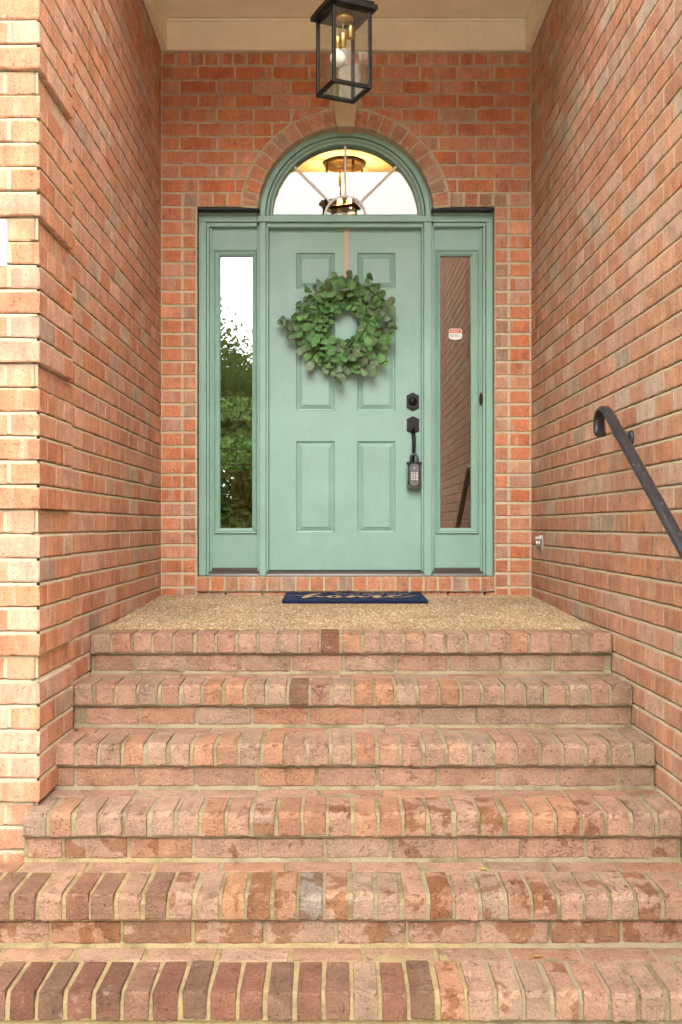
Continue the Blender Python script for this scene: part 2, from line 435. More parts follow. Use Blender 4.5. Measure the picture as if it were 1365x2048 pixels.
def mortar_sheet(P, u0, u1, k0, k1, off=lambda k: 0.0, skip=None, du=.055, top=None, rake=.017):
    """struck joints: nearly flush on the lower brick, raked back under the upper one. P(u, d, z) -> world"""
    nu = max(2, int((u1 - u0) / du)); us = [u0 + (u1 - u0) * i / nu for i in range(nu + 1)]
    prof = []
    for k in range(k0, k1 + 1):
        z = cz(k); a, b = off(k - 1), off(k)
        prof += [(z - J / 2 - .003, a + .0016, 0), (z - J / 2, a + .0008, 1), (z + .0005, max(a, b) + .0035, 1), (z + J / 2 - .0005, max(a, b) + rake, 1), (z + J / 2 + .0035, b + .0016, 0)]
    if top is not None: prof.append((top, .0035, 0))
    V = []; Fc = []
    for (z, d, j) in prof:
        for u in us:
            e = noise.noise(Vector((u * 17, z * 31, .3))) * .0016 + random.uniform(-.0006, .0006)
            V.append(P(u, d + e, z + (noise.noise(Vector((u * 13, z * 7, 5.1))) * .0018 if j else 0)))
    n = nu + 1
    for r in range(len(prof) - 1):
        for i in range(nu):
            if skip and skip((us[i] + us[i + 1]) / 2, (prof[r][0] + prof[r + 1][0]) / 2): continue
            Fc.append((r * n + i, r * n + i + 1, (r + 1) * n + i + 1, (r + 1) * n + i))
    mb = MB(); mb.add(V, Fc, False); return mb

# ================================================================== LEFT WALL (with quoined corner and its front return)
YF = -2.57; QP = 0.018; QL = 0.435
def proj(k): return k >= -12 and (k % 6) != 5
left = thing('brick_wall', 'orange brick porch wall ending in a corner of raised quoin blocks', 'wall', (XL, -1.3, 0))
S = []
K0, K1 = -19, 38
hand = R(90)
for k in range(K0, K1):
    z = cz(k) + C / 2
    pk = QP if proj(k) else 0.0
    # running bond, from the back corner to the quoin
    y = -.004 - (0 if k % 2 else PITCH / 2 - .003)
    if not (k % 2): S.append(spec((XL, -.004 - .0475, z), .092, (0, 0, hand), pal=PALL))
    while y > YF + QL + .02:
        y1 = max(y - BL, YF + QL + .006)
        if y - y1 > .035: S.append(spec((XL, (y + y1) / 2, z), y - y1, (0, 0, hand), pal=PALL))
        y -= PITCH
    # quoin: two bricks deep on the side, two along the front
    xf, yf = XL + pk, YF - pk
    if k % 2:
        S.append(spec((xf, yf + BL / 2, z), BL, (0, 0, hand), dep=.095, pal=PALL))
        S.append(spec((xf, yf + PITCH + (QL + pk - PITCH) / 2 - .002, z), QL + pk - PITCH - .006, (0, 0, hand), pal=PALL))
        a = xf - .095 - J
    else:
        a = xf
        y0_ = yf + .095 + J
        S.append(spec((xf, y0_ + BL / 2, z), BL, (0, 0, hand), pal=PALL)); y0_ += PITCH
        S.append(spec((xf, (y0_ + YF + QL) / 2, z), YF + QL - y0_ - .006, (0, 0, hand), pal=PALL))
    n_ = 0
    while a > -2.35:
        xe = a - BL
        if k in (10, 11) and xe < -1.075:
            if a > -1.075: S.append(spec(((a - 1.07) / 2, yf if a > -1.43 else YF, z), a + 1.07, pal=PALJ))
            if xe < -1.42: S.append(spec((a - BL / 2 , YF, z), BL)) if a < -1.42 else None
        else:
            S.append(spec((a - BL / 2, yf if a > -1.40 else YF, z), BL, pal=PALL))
        a -= PITCH
lay(left, S, M['brick'], M['brick_s'])
offk = lambda k: (-QP if proj(k) else 0.0)
mortar_sheet(lambda u, d, z: (XL - d, u, z), YF + QL - .004, 0.01, K0, K1).build('mortar', M['mortar'], left)
mortar_sheet(lambda u, d, z: (XL - d, u, z), YF - .008, YF + QL, K0, K1, offk).build('mortar', M['mortar'], left)
mortar_sheet(lambda u, d, z: (u, YF + d, z), -1.43, XL + .008, K0, K1, offk).build('mortar', M['mortar'], left)
mortar_sheet(lambda u, d, z: (u, YF + d, z), -2.4, -1.425, K0, K1).build('mortar', M['mortar'], left)
cb = MB(); cb.prism([(-2.4, YF + .03), (XL - .03, YF + .03), (XL - .03, .2), (-1.25, .2), (-1.25, YF + .25), (-2.4, YF + .25)], -.05, 4.60, axis='z'); cb.build('core', M['core'], left)
cp = MB(); cp.box(XL - .06, XL - .010, YF + .010, YF + .06, -.04, 4.59); cp.build('corner_mortar', M['mortar'], left)
pl = MB(); pl.box(-1.40, -1.086, YF - .022, YF + .05, 2.287, 2.442, .004)
tag(pl.build('address_stone', M['white']), 'smooth white stone block set into the quoined brick corner', 'stone block')

# ================================================================== RIGHT WALL
right = thing('brick_wall', 'long pink brick side wall that carries the iron handrail', 'wall', (XR, -3, 0))
S = []
for k in range(K0, K1):
    z = cz(k) + C / 2
    y = -.004 - (PITCH / 2 - .003 if k % 2 else 0)
    if k % 2: S.append(spec((XR, -.004 - .0475, z), .092, (0, 0, -hand), pal=PALR))
    while y > -5.0:
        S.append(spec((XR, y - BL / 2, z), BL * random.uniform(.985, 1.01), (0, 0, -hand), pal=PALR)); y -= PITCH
lay(right, S, M['brick'], M['brick_s'])
mortar_sheet(lambda u, d, z: (XR + d, u, z), -5.15, 0.01, K0, K1).build('mortar', M['mortar'], right)
cb = MB(); cb.box(XR + .03, XR + .25, -5.17, .2, -.05, 4.6); cb.build('core', M['core'], right)

# ================================================================== BACK WALL with arched door opening
back = thing('brick_wall', 'entrance brick wall with an arch and keystone above the doorway', 'wall', (0.07, 0, .98))
OX0, OX1, CX, ZA, RA = -.7925, .928, .068, 3.223, .5076
ZL = cz(22)                       # underside of the flat heads
RO = RA + .094
S = []
for k in range(-6, 23):           # stacked jamb columns
    z = cz(k) + C / 2
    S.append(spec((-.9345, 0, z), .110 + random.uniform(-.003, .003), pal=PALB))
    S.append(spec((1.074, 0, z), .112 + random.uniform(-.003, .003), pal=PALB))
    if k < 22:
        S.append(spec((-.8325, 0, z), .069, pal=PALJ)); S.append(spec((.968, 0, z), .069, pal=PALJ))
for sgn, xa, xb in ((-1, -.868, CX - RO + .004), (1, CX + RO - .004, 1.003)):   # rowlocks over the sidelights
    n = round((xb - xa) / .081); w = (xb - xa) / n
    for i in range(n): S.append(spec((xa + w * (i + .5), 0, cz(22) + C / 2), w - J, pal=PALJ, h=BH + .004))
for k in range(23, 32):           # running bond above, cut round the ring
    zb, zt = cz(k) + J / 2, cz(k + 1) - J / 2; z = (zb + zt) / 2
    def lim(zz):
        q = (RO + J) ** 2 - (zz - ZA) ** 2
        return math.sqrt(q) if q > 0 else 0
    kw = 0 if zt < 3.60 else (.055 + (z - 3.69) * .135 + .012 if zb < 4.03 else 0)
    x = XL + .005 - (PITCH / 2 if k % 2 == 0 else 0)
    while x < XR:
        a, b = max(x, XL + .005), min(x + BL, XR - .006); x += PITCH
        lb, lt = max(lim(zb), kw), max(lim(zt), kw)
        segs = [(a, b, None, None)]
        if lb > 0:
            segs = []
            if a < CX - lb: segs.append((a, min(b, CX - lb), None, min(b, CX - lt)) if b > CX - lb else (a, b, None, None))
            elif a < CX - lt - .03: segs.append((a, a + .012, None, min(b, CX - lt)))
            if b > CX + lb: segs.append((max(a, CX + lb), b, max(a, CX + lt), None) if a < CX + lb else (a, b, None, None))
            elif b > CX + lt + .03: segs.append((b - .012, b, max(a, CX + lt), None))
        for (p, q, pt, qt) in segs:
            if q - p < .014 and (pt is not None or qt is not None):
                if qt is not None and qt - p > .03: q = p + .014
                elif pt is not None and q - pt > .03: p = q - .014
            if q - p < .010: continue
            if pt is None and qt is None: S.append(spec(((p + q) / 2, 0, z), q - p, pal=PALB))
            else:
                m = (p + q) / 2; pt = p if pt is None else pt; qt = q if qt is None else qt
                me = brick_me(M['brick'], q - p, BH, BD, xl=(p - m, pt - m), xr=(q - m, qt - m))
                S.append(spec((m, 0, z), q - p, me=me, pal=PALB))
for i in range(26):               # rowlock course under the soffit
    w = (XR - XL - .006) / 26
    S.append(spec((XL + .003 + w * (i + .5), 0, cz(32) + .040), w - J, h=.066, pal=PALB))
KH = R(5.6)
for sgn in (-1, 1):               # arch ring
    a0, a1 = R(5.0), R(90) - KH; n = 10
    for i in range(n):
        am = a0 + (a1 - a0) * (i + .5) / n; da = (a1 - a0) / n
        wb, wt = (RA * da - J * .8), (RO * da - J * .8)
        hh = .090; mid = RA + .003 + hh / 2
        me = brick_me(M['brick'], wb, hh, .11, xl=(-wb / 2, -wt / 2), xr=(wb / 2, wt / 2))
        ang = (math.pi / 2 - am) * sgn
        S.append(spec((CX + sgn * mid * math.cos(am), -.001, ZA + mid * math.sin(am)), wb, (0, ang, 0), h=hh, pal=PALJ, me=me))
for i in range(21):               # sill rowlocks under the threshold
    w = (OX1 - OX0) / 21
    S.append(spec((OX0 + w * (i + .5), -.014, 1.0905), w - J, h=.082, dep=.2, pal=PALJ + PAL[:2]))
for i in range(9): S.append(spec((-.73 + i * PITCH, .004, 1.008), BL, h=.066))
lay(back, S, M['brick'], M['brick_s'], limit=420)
def hole(x, z):
    if OX0 - .004 < x < OX1 + .004 and z < ZL: return True
    return abs(x - CX) < RA + .03 and (x - CX) ** 2 + (z - ZA) ** 2 < (RA + .03) ** 2
mortar_sheet(lambda u, d, z: (u, d, z), XL - .01, XR + .01, -7, 33, skip=hole, du=.024, rake=.0065).build('mortar', M['mortar'], back)
ring = MB(); V = []; Fc = []
for i in range(41):
    a = R(4) + R(172) * i / 40
    for (rr, yy) in ((RA + .002, .115), (RA + .002, .0055), (RO + .010, .0045)): V.append((CX + rr * math.cos(a), yy, ZA + rr * math.sin(a)))
for i in range(40):
    for j in range(2): Fc.append((i * 3 + j, i * 3 + j + 1, i * 3 + j + 4, i * 3 + j + 3))
ring.add(V, Fc)
ring.box(OX0 - .002, OX1 + .002, -.008, .2, 1.051, 1.131)
ring.build('arch_mortar', M['mortar'], back)
kb = MB()
kv = []
for yy in (-.028, .12):
    kv += [(CX - .051, yy, ZA + RA - .012), (CX + .051, yy, ZA + RA - .012), (CX + .097, yy, 4.045), (CX - .097, yy, 4.045)]
bm = bmesh.new(); bv = [bm.verts.new(p) for p in kv]
for f in ((0, 1, 2, 3), (7, 6, 5, 4), (0, 4, 5, 1), (1, 5, 6, 2), (2, 6, 7, 3), (3, 7, 4, 0)): bm.faces.new([bv[i] for i in f])
bmesh.ops.bevel(bm, geom=list(bm.edges), offset=.005, segments=2, affect='EDGES'); bm.verts.index_update()
kb.add([v.co.copy() for v in bm.verts], [[v.index for v in f.verts] for f in bm.faces]); bm.free()
kb.build('keystone', M['stone'], back)['label'] = 'tapered tan limestone keystone'
for sgn in (-1, 1):
    arc = [(CX + sgn * (RA + .004) * math.cos(R(a)), ZA + (RA + .004) * math.sin(R(a))) for a in range(5, 91, 5)]
    xj = OX0 - .001 if sgn < 0 else OX1 + .001; xo = -2.6 if sgn < 0 else 2.3
    cb = MB(); cb.prism([(xo, .95), (xj, .95), (xj, ZL + .002), (CX + sgn * RA, ZL + .002)] + arc + [(CX, 4.6), (xo, 4.6)], .028, .22); cb.build('core', M['core'], back)
    a, b = (OX0 - .0, CX - RA + .01) if sgn < 0 else (CX + RA - .01, OX1)
    li = MB(); li.box(a + .002, b, .010, .11, ZL - .012, ZL - .001); li.build('steel_lintel', M['black'], back)

# ================================================================== PORCH CEILING
ceil_t = thing('porch_ceiling', 'cream painted porch ceiling with flat frieze boards round the edge', 'ceiling', (0.07, -1.1, 4.157))
ZC, ZFR = 4.335, 4.157; YE = -1.74
mb = MB(); mb.box(XL - .04, XR + .04, YE, .02, ZC, ZC + .06); mb.build('panel', M['ceil'], ceil_t)
mb = MB(); mb.box(XL + .0, XR - .0, -.034, -.004, ZFR, ZC - .001, .002); mb.build('frieze_board', M['cream'], ceil_t)
for x0, x1 in ((XL + .003, XL + .038), (XR - .038, XR - .003)):
    mb = MB(); mb.box(x0, x1, YE + .02, -.036, ZFR, ZC - .001, .002); mb.build('frieze_board', M['cream'], ceil_t)
mb = MB(); mb.box(XL + .045, XR - .045, -.05, -.036, ZC - .018, ZC - .002, .003); mb.build('cove_strip', M['cream'], ceil_t)
mb = MB(); mb.box(XL - .04, XR + .04, YE - .03, YE - .001, ZFR, ZC + .25, .003); mb.build('fascia_board', M['cream'], ceil_t)

# ================================================================== STEPS AND LANDING
NY = [-1.797 - .2895 * i for i in range(6)]; NZ = [.986 - .164 * i for i in range(6)]
steps = thing('brick_steps', 'flight of six worn brick steps with rowlock nosings', 'steps', (0.07, -2.5, 0))
PP = [.0866, .081, .0803, .082, .0777, .078]
MAROON = (.16, .074, .048, 1)
for i in range(6):
    y, z = NY[i], NZ[i]
    xa, xb = (XL + .004, XR - .004) if i < 4 else (-2.2, XR - .004)
    if i == 3: xa = -1.012
    zb = z - .164 if i < 5 else -.03
    # mortar body of the step
    nseg = int((xb - xa) / .04); V = []; Fc = []
    back_y = (NY[i - 1] + .03) if i else y + .205
    prof = [(back_y + .02, z - .10), (back_y, z - .004), (y + .206, z - .004), (y + .030, z - .008), (y + .016, z - .022), (y + .0085, z - .034), (y + .0075, z - .078), (y + .016, z - .086), (y + .030, z - .088), (y + .026, z - .10), (y + .026, zb + .014), (y + .016, zb - .002), (y + .016, zb - .05)]
    for s_ in range(nseg + 1):
        x = xa + (xb - xa) * s_ / nseg
        for q, (py, pz) in enumerate(prof):
            V.append((x, py + noise.noise(Vector((x * 21, q, i * 3.1))) * .0028, pz + noise.noise(Vector((x * 19, q + 9, i * 2.7))) * .0025))
    n = len(prof)
    for s_ in range(nseg):
        for q in range(n - 1): Fc.append((s_ * n + q, s_ * n + q + 1, (s_ + 1) * n + q + 1, (s_ + 1) * n + q))
    sm = MB(); sm.add(V, Fc)
    sm.add([V[q] for q in range(n)], [list(range(n))]); sm.add([V[nseg * n + q] for q in range(n)], [list(range(n))])
    step = sm.build('step', M['smortar'], steps)
    S = []
    wetb = [0, 0, .10, .38, .50, .40][i]
    # rowlock nosing
    nb = round((xb - xa) / PP[i]); w = (xb - xa) / nb
    for j in range(nb):
        xc = xa + w * (j + .5); px = 668 + F * xc / (y - CAMY)
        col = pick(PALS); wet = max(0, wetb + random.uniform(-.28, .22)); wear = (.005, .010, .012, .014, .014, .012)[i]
        if px < 350 and i > 2: wet *= .4
        mar = (i == 5 and px < 960 and random.random() < .93) or (i == 4 and px < 345 and random.random() < .62) or (i == 0 and abs(px - 652) < 17) or (i == 1 and abs(px - 603) < 17)
        if mar: f = random.uniform(.9, 1.4); g_ = random.uniform(.95, 1.3); col = (MAROON[0] * f, MAROON[1] * f * g_, MAROON[2] * f * g_, 1); wet = 0; wear = .003
        if i == 4 and 415 < px < 515: col = (.36, .195, .105, 1); wet = .3
        if i == 4 and 620 < px < 665: col = (.25, .20, .165, 1)
        lng = random.uniform(-.004, .004)
        S.append(spec((xc + random.uniform(-.002, .002), y + random.uniform(-.003, .003), z - .0385 + random.uniform(-.002, .002)), w - random.uniform(.010, .015), h=.077, dep=.200 + lng, col=col, wear=wear, wet=wet))
    # stretcher course behind the nosing
    if i:
        x = xa - random.uniform(0, .15)
        while x < xb:
            a, b = max(x, xa + .004), min(x + BL, xb - .004); x += PITCH
            if b - a < .04: continue
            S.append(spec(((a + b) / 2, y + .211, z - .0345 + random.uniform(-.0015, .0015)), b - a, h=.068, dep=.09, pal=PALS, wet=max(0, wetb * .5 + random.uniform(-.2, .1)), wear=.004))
    # riser stretchers
    x = xa - random.uniform(.02, .18)
    while x < xb:
        a, b = max(x, xa + .012), min(x + BL, xb - .012); x += PITCH
        if b - a < .035: continue
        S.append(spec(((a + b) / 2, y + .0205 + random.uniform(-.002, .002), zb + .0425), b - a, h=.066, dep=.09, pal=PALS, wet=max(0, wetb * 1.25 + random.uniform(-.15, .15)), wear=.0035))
    lay(step, S, M['sbrick'])

# landing: exposed aggregate slab falling gently to the steps
LY0, LY1, LZ0, LZ1 = NY[0] + .2, .006, NZ[0] - .004, 1.026
def lz(y): return LZ0 + (LZ1 - LZ0) * (y - LY0) / (LY1 - LY0)
t = NT('aggregate_cement', .9, .2); p = t.pos()
c = t.scale(t.mix(t.noise(p, 6, 4), (.26, .18, .10), (.33, .235, .135)), t.rng(t.voronoi(p, 260), 0, .6, .75, 1.2))
M['cement'] = t.out(c, t.bump(t.voronoi(p, 220), .8, .004))
t = NT('pebble', .6, .4); c = t.attr('bcol').outputs['Color']; p = t.pos()
M['pebble'] = t.out(t.scale(c, t.rng(t.noise(p, 2.6, 5, .65), .3, .7, .74, 1.16)), t.bump(t.noise(p, 500, 2), .2, .001))
mb = MB(); mb.prism([(LY0, LZ0 - .06), (LY1, LZ0 - .06), (LY1, LZ1), (LY0, LZ0)], XL + .002, XR - .002, axis='x')
landing = tag(mb.build('landing', M['cement']), 'porch landing of tan exposed aggregate between brick walls', 'landing', kind='structure')
sp_ = .0092; gx = np.arange(XL + .008, XR - .008, sp_); gy = np.arange(LY0 + .004, LY1 - .004, sp_)
X, Y = np.meshgrid(gx, gy); X = (X + rng.uniform(-.5, .5, X.shape) * sp_).ravel(); Y = (Y + rng.uniform(-.5, .5, Y.shape) * sp_).ravel()
N = len(X); rad = rng.uniform(.0032, .0064, N); th = rng.uniform(0, 6.283, N); el = rng.uniform(.65, 1.3, N)
ca = np.arange(6) * math.pi / 3
def ringpts(f, hgt):
    a = ca[None] + th[:, None]; lx = np.cos(ca)[None] * rad[:, None] * f * el[:, None]; ly = np.sin(ca)[None] * rad[:, None] * f * np.ones((N, 6))
    wx = lx * np.cos(th)[:, None] - ly * np.sin(th)[:, None]; wy = lx * np.sin(th)[:, None] + ly * np.cos(th)[:, None]
    return np.stack([X[:, None] + wx, Y[:, None] + wy, (LZ0 + (LZ1 - LZ0) * (Y[:, None] + wy - LY0) / (LY1 - LY0)) + rad[:, None] * hgt * np.ones((N, 6))], -1)
PV = np.concatenate([ringpts(1, -.25), ringpts(.62, .42)], 1).reshape(-1, 3)
tri = [(j, (j + 1) % 6, 6 + (j + 1) % 6) for j in range(6)] + [(j, 6 + (j + 1) % 6, 6 + j) for j in range(6)] + [(6, 7, 8), (6, 8, 9), (6, 9, 10), (6, 10, 11)]
FT = (np.array(tri)[None] + (np.arange(N) * 12)[:, None, None]).reshape(-1, 3)
me = bpy.data.meshes.new('pebbles'); me.vertices.add(len(PV)); me.vertices.foreach_set('co', PV.ravel().astype(np.float32))
me.loops.add(FT.size); me.loops.foreach_set('vertex_index', FT.ravel().astype(np.int32)); me.polygons.add(len(FT))
me.polygons.foreach_set('loop_start', np.arange(0, FT.size, 3, dtype=np.int32)); me.polygons.foreach_set('use_smooth', np.ones(len(FT), bool)); me.update(calc_edges=True); me.validate()
pc = np.array([(.50, .33, .16), (.60, .44, .26), (.42, .24, .10), (.72, .60, .44), (.30, .19, .10), (.80, .74, .64)]); pw = np.array([5, 4, 3, 2, 1.2, .7]); pw /= pw.sum()
cc = pc[rng.choice(6, N, p=pw)] * rng.uniform(.50, .92, (N, 1)); cc = np.concatenate([cc, np.ones((N, 1))], 1)
me.attributes.new('bcol', 'FLOAT_COLOR', 'POINT').data.foreach_set('color', np.repeat(cc, 12, 0).astype(np.float32).ravel())
me.materials.append(M['pebble']); tag(link(bpy.data.objects.new('pebbles', me), landing), kind='stuff')

# ================================================================== DOOR FRAME, DOOR, SIDELIGHTS, FANLIGHT
SF = F / (6.185); 
def fx(px, D=6.185): return (px - 668) * D / F
def fz(py, D=6.185): return H + (1052 - py) * D / F
frame = thing('door_frame', 'sage green timber door frame with mullions and transom bar', 'door frame', (CX, .12, 1.134))
ZB = 1.134
for (a, b, c_, d_) in ((397, 412.5, 418, 423), (989, 973, 967.5, 963)):
    s_ = 1 if b > a else -1
    def bx(p, q, y0, z1, c=.003):
        m = MB(); x0, x1 = sorted((fx(p), fx(q))); m.box(x0, x1, y0, .20, ZB, z1, c); return m
    x_out = OX0 + .002 if s_ > 0 else OX1 - .002
    m = MB(); x0, x1 = sorted((x_out, fx(b))); m.box(x0, x1, .085, .2, ZB, fz(443), .004); x0, x1 = sorted((x_out + s_ * .001, fx(a + s_ * 5))); m.box(x0, x1, .078, .19, ZB, fz(425) , .004); m.build('casing', M['green'], frame)
    m = bx(b + s_ * .4, c_, .100, fz(449)); m.build('jamb', M['green'], frame)
    m = bx(c_ + s_ * .3, d_, .118, fz(452)); m.build('stop_bead', M['green'], frame)
for (p, q) in ((519, 532), (848.5, 864)):
    m = MB(); m.box(fx(p), fx(q), .088, .2, ZB, fz(443.5), .003); m.build('mullion', M['green'], frame)
    m = MB(); m.box(fx(p - 4.2), fx(p - .3), .104, .2, ZB, fz(449), .002); m.box(fx(q + .3), fx(q + 4.8), .104, .2, ZB, fz(449), .002); m.build('mullion_bead', M['green'], frame)
for (p, q) in ((397, 514.6), (866.4, 989)):
    x0 = max(fx(p), OX0 + .003); x1 = min(fx(q), OX1 - .003)
    m = MB(); m.box(x0, x1, .0865, .2, fz(443), fz(426), .004); m.box(x0 + .002, x1, .079, .19, fz(431), fz(423.5), .004); m.build('head_casing', M['green'], frame)
    m = MB(); m.box(x0 + (.03 if p < 500 else .002), x1 - (.03 if p > 500 else .002), .101, .2, fz(451), fz(443.3), .002); m.build('head_bead', M['green'], frame)
m = MB(); m.box(fx(514.7), fx(866.3), .078, .21, fz(443.3), fz(431.5), .003); m.build('transom_bar', M['green'], frame)
m = MB(); m.box(fx(533), fx(848), .102, .2, fz(452), fz(443.6), .002); m.build('head_bead', M['green'], frame)
m = MB(); m.box(fx(537), fx(845.5), .158, .164, fz(459.5), fz(452.3)); m.build('weather_strip', M['gap'], frame)
m = MB(); m.box(fx(845.6), fx(848.2), .128, .16, ZB + .02, fz(452.5)); m.build('weather_strip', M['gap'], frame)
for (p, q, tall) in ((417, 518.6, 1), (532.5, 848, 0), (864.6, 968, 1)):
    m = MB(); x0, x1 = fx(p), fx(q)
    m.prism([(.066, ZB + .001), (.19, ZB + .001), (.19, ZB + .026), (.11, ZB + .022), (.07, ZB + .012)], x0, x1, axis='x')
    for yy in (.085, .1): m.box(x0 + .003, x1 - .003, yy, yy + .004, ZB + .014, ZB + .0235 + (yy - .085) * .2)
    m.build('threshold', M['thresh'], frame)

# sidelights
def rect_ring(m, o, i, smooth=False):
    """o, i = (x0,x1,z0,z1,y)"""
    V = [(o[0], o[4], o[2]), (o[1], o[4], o[2]), (o[1], o[4], o[3]), (o[0], o[4], o[3]), (i[0], i[4], i[2]), (i[1], i[4], i[2]), (i[1], i[4], i[3]), (i[0], i[4], i[3])]
    m.add(V, [(k, (k + 1) % 4, 4 + (k + 1) % 4, 4 + k) for k in range(4)], smooth)
def inset(r, d, y): return (r[0] + d, r[1] - d, r[2] + d, r[3] - d, y)
def sidelight(px0, px1, mx0, mx1, gx0, gx1, label):
    D2 = 6.235; X = lambda p: fx(p, D2); Z = lambda p: fz(p, D2)
    t_ = thing('sidelight_window', label, 'window', (X((px0 + px1) / 2), .14, ZB + .02), 'sidelights beside the front door')
    outer = (X(px0), X(px1), ZB + .024, Z(455), .135); mo = (X(mx0), X(mx1), Z(1068), Z(499), .135)
    g = (X(gx0), X(gx1), Z(1056), Z(512))
    m = MB(); rect_ring(m, outer, mo)
    rect_ring(m, (outer[0], outer[1], outer[2], outer[3], .18), outer); m.build('panel', M['green'], t_)
    m = MB(); r = mo
    seq = [(0, .135), (.001, .127), (.006, .122), (.010, .1245), (.012, .130), (.016, .131), (.019, .125), (.026, .127)]
    rings = [inset(mo, d, y) for d, y in seq] + [(g[0] - .001, g[1] + .001, g[2] - .001, g[3] + .001, .136), (g[0], g[1], g[2], g[3], .158)]
    for a, b in zip(rings, rings[1:]): rect_ring(m, a, b)
    m.build('moulding', M['green'], t_)
    m = MB(); m.box(g[0] - .004, g[1] + .004, .150, .155, g[2] - .004, g[3] + .004); m.build('pane', M['glass'], t_)
    m = MB(); m.box(X(px0) + .001, X(px1) - .001, .128, .16, ZB + .026, ZB + .046, .002); m.build('sill_strip', M['thresh'], t_)
    return t_
sidelight(422, 515.5, 428.5, 514, 441, 505, 'narrow sidelight window on the door hinge side showing indoor furniture')
sidelight(868, 964, 871.5, 958, 881.5, 942.5, 'narrow sidelight window on the lock side with a shield sticker')

# fanlight
fan = thing('fanlight_window', 'half round fanlight window with sunburst bars above the door', 'window', (CX, .12, ZA))
zc = fz(431.5) + .001
def arch(m, prof, z0=zc, n=48, cx=CX):
    """sweep a closed (r, y) loop round the half circle"""
    V = []; k = len(prof)
    for i in range(n + 1):
        a = math.pi * i / n
        for (r, y) in prof: V.append((cx + r * math.cos(a), y, z0 + r * math.sin(a)))
    Fc = []
    for i in range(n):
        for j in range(k): Fc.append((i * k + j, i * k + (j + 1) % k, (i + 1) * k + (j + 1) % k, (i + 1) * k + j))
    m.add(V, Fc, False); b = len(m.v) - len(V)
    m.f.append([b + j for j in range(k)]); m.sm.append(False); m.f.append([b + n * k + j for j in range(k)]); m.sm.append(False)
m = MB(); arch(m, [(.512, .2), (.512, .084), (.508, .079), (.500, .078), (.496, .084), (.472, .086), (.468, .091), (.466, .2)]); m.build('arch_casing', M['green'], fan)
m = MB(); arch(m, [(.4655, .2), (.4655, .104), (.461, .100), (.452, .101), (.448, .108), (.441, .116), (.432, .118), (.428, .132), (.428, .2)]); m.build('sash', M['green'], fan)
m = MB(); m.box(CX - .46, CX + .46, .112, .2, zc, zc + .017, .003); m.build('bottom_rail', M['green'], fan)
m = MB(); pts = [(CX + .436 * math.cos(R(a)), zc + .012 + .424 * math.sin(R(a))) for a in range(0, 181, 5)]
m.prism(pts, .150, .155); m.build('pane', M['fanglass'], fan)
M['grille'] = mat_plain('grey_white_grille', (.80, .79, .76), .5, var=.04)
for a in (45, 90, 135):
    m = MB(); d = Vector((math.cos(R(a)), 0, math.sin(R(a)))); q = Vector((-d.z, 0, d.x)) * .0065
    p0 = Vector((CX, 0, zc + .01)) + d * .125; p1 = Vector((CX, 0, zc + .005)) + d * .432
    V = [(p.x, y, p.z) for y in (.140, .146) for p in (p0 - q, p0 + q, p1 + q, p1 - q)]
    m.add(V, [(0, 1, 2, 3), (4, 7, 6, 5), (0, 4, 5, 1), (1, 5, 6, 2), (2, 6, 7, 3), (3, 7, 4, 0)]); m.build('spoke', M['grille'], fan)
m = MB(); arch(m, [(.126, .1395), (.114, .1395), (.114, .1465), (.126, .1465)], zc + .012, 20); m.build('hub_arc', M['grille'], fan)

# door
DY = .150; DD = DY - CAMY
DX = lambda p: fx(p, DD); DZ = lambda p: fz(p, DD)
door = thing('front_door', 'sage green six panel front door', 'door', (DX(692), DY, 1.165))
dx0, dx1, dz0, dz1 = DX(538.6), DX(845.2), DZ(1140), DZ(458.5)
pans = []
for (xa, xb) in ((592.5, 670), (715, 791.5)):
    for (ya, yb) in ((578, 505), (822, 612), (1066, 882)): pans.append((DX(xa), DX(xb), DZ(ya), DZ(yb)))
xs = sorted({dx0, dx1} | {p[0] for p in pans} | {p[1] for p in pans}); zs = sorted({dz0, dz1} | {p[2] for p in pans} | {p[3] for p in pans})
m = MB()
for i in range(len(xs) - 1):
    for j in range(len(zs) - 1):
        xm, zm = (xs[i] + xs[i + 1]) / 2, (zs[j] + zs[j + 1]) / 2
        if any(p[0] < xm < p[1] and p[2] < zm < p[3] for p in pans): continue
        m.add([(xs[i], DY, zs[j]), (xs[i + 1], DY, zs[j]), (xs[i + 1], DY, zs[j + 1]), (xs[i], DY, zs[j + 1])], [(0, 1, 2, 3)])
rect_ring(m, (dx0, dx1, dz0, dz1, DY), (dx0, dx1, dz0, dz1, DY + .044))
m.add([(dx0, DY + .044, dz0), (dx1, DY + .044, dz0), (dx1, DY + .044, dz1), (dx0, DY + .044, dz1)], [(3, 2, 1, 0)])
m.build('slab', M['door'], door, recalc=False)
for p in pans:
    m = MB(); r0 = (*p, DY)
    seq = [(0, DY), (.002, DY + .002), (.0035, DY + .008), (.007, DY + .013), (.013, DY + .0145), (.016, DY + .0125), (.034, DY + .0035), (.0355, DY + .0005)]
    rr = [inset(r0, d, y) for d, y in seq]
    for a, b in zip(rr, rr[1:]): rect_ring(m, a, b)
    q = rr[-1]; m.add([(q[0], q[4], q[2]), (q[1], q[4], q[2]), (q[1], q[4], q[3]), (q[0], q[4], q[3])], [(0, 1, 2, 3)])
    m.build('panel', M['door'], door)
m = MB(); m.box(dx0 + .003, dx1 - .003, DY + .008, DY + .04, dz0 - .012, dz0 - .0005); m.build('door_sweep', M['rubber'], door)
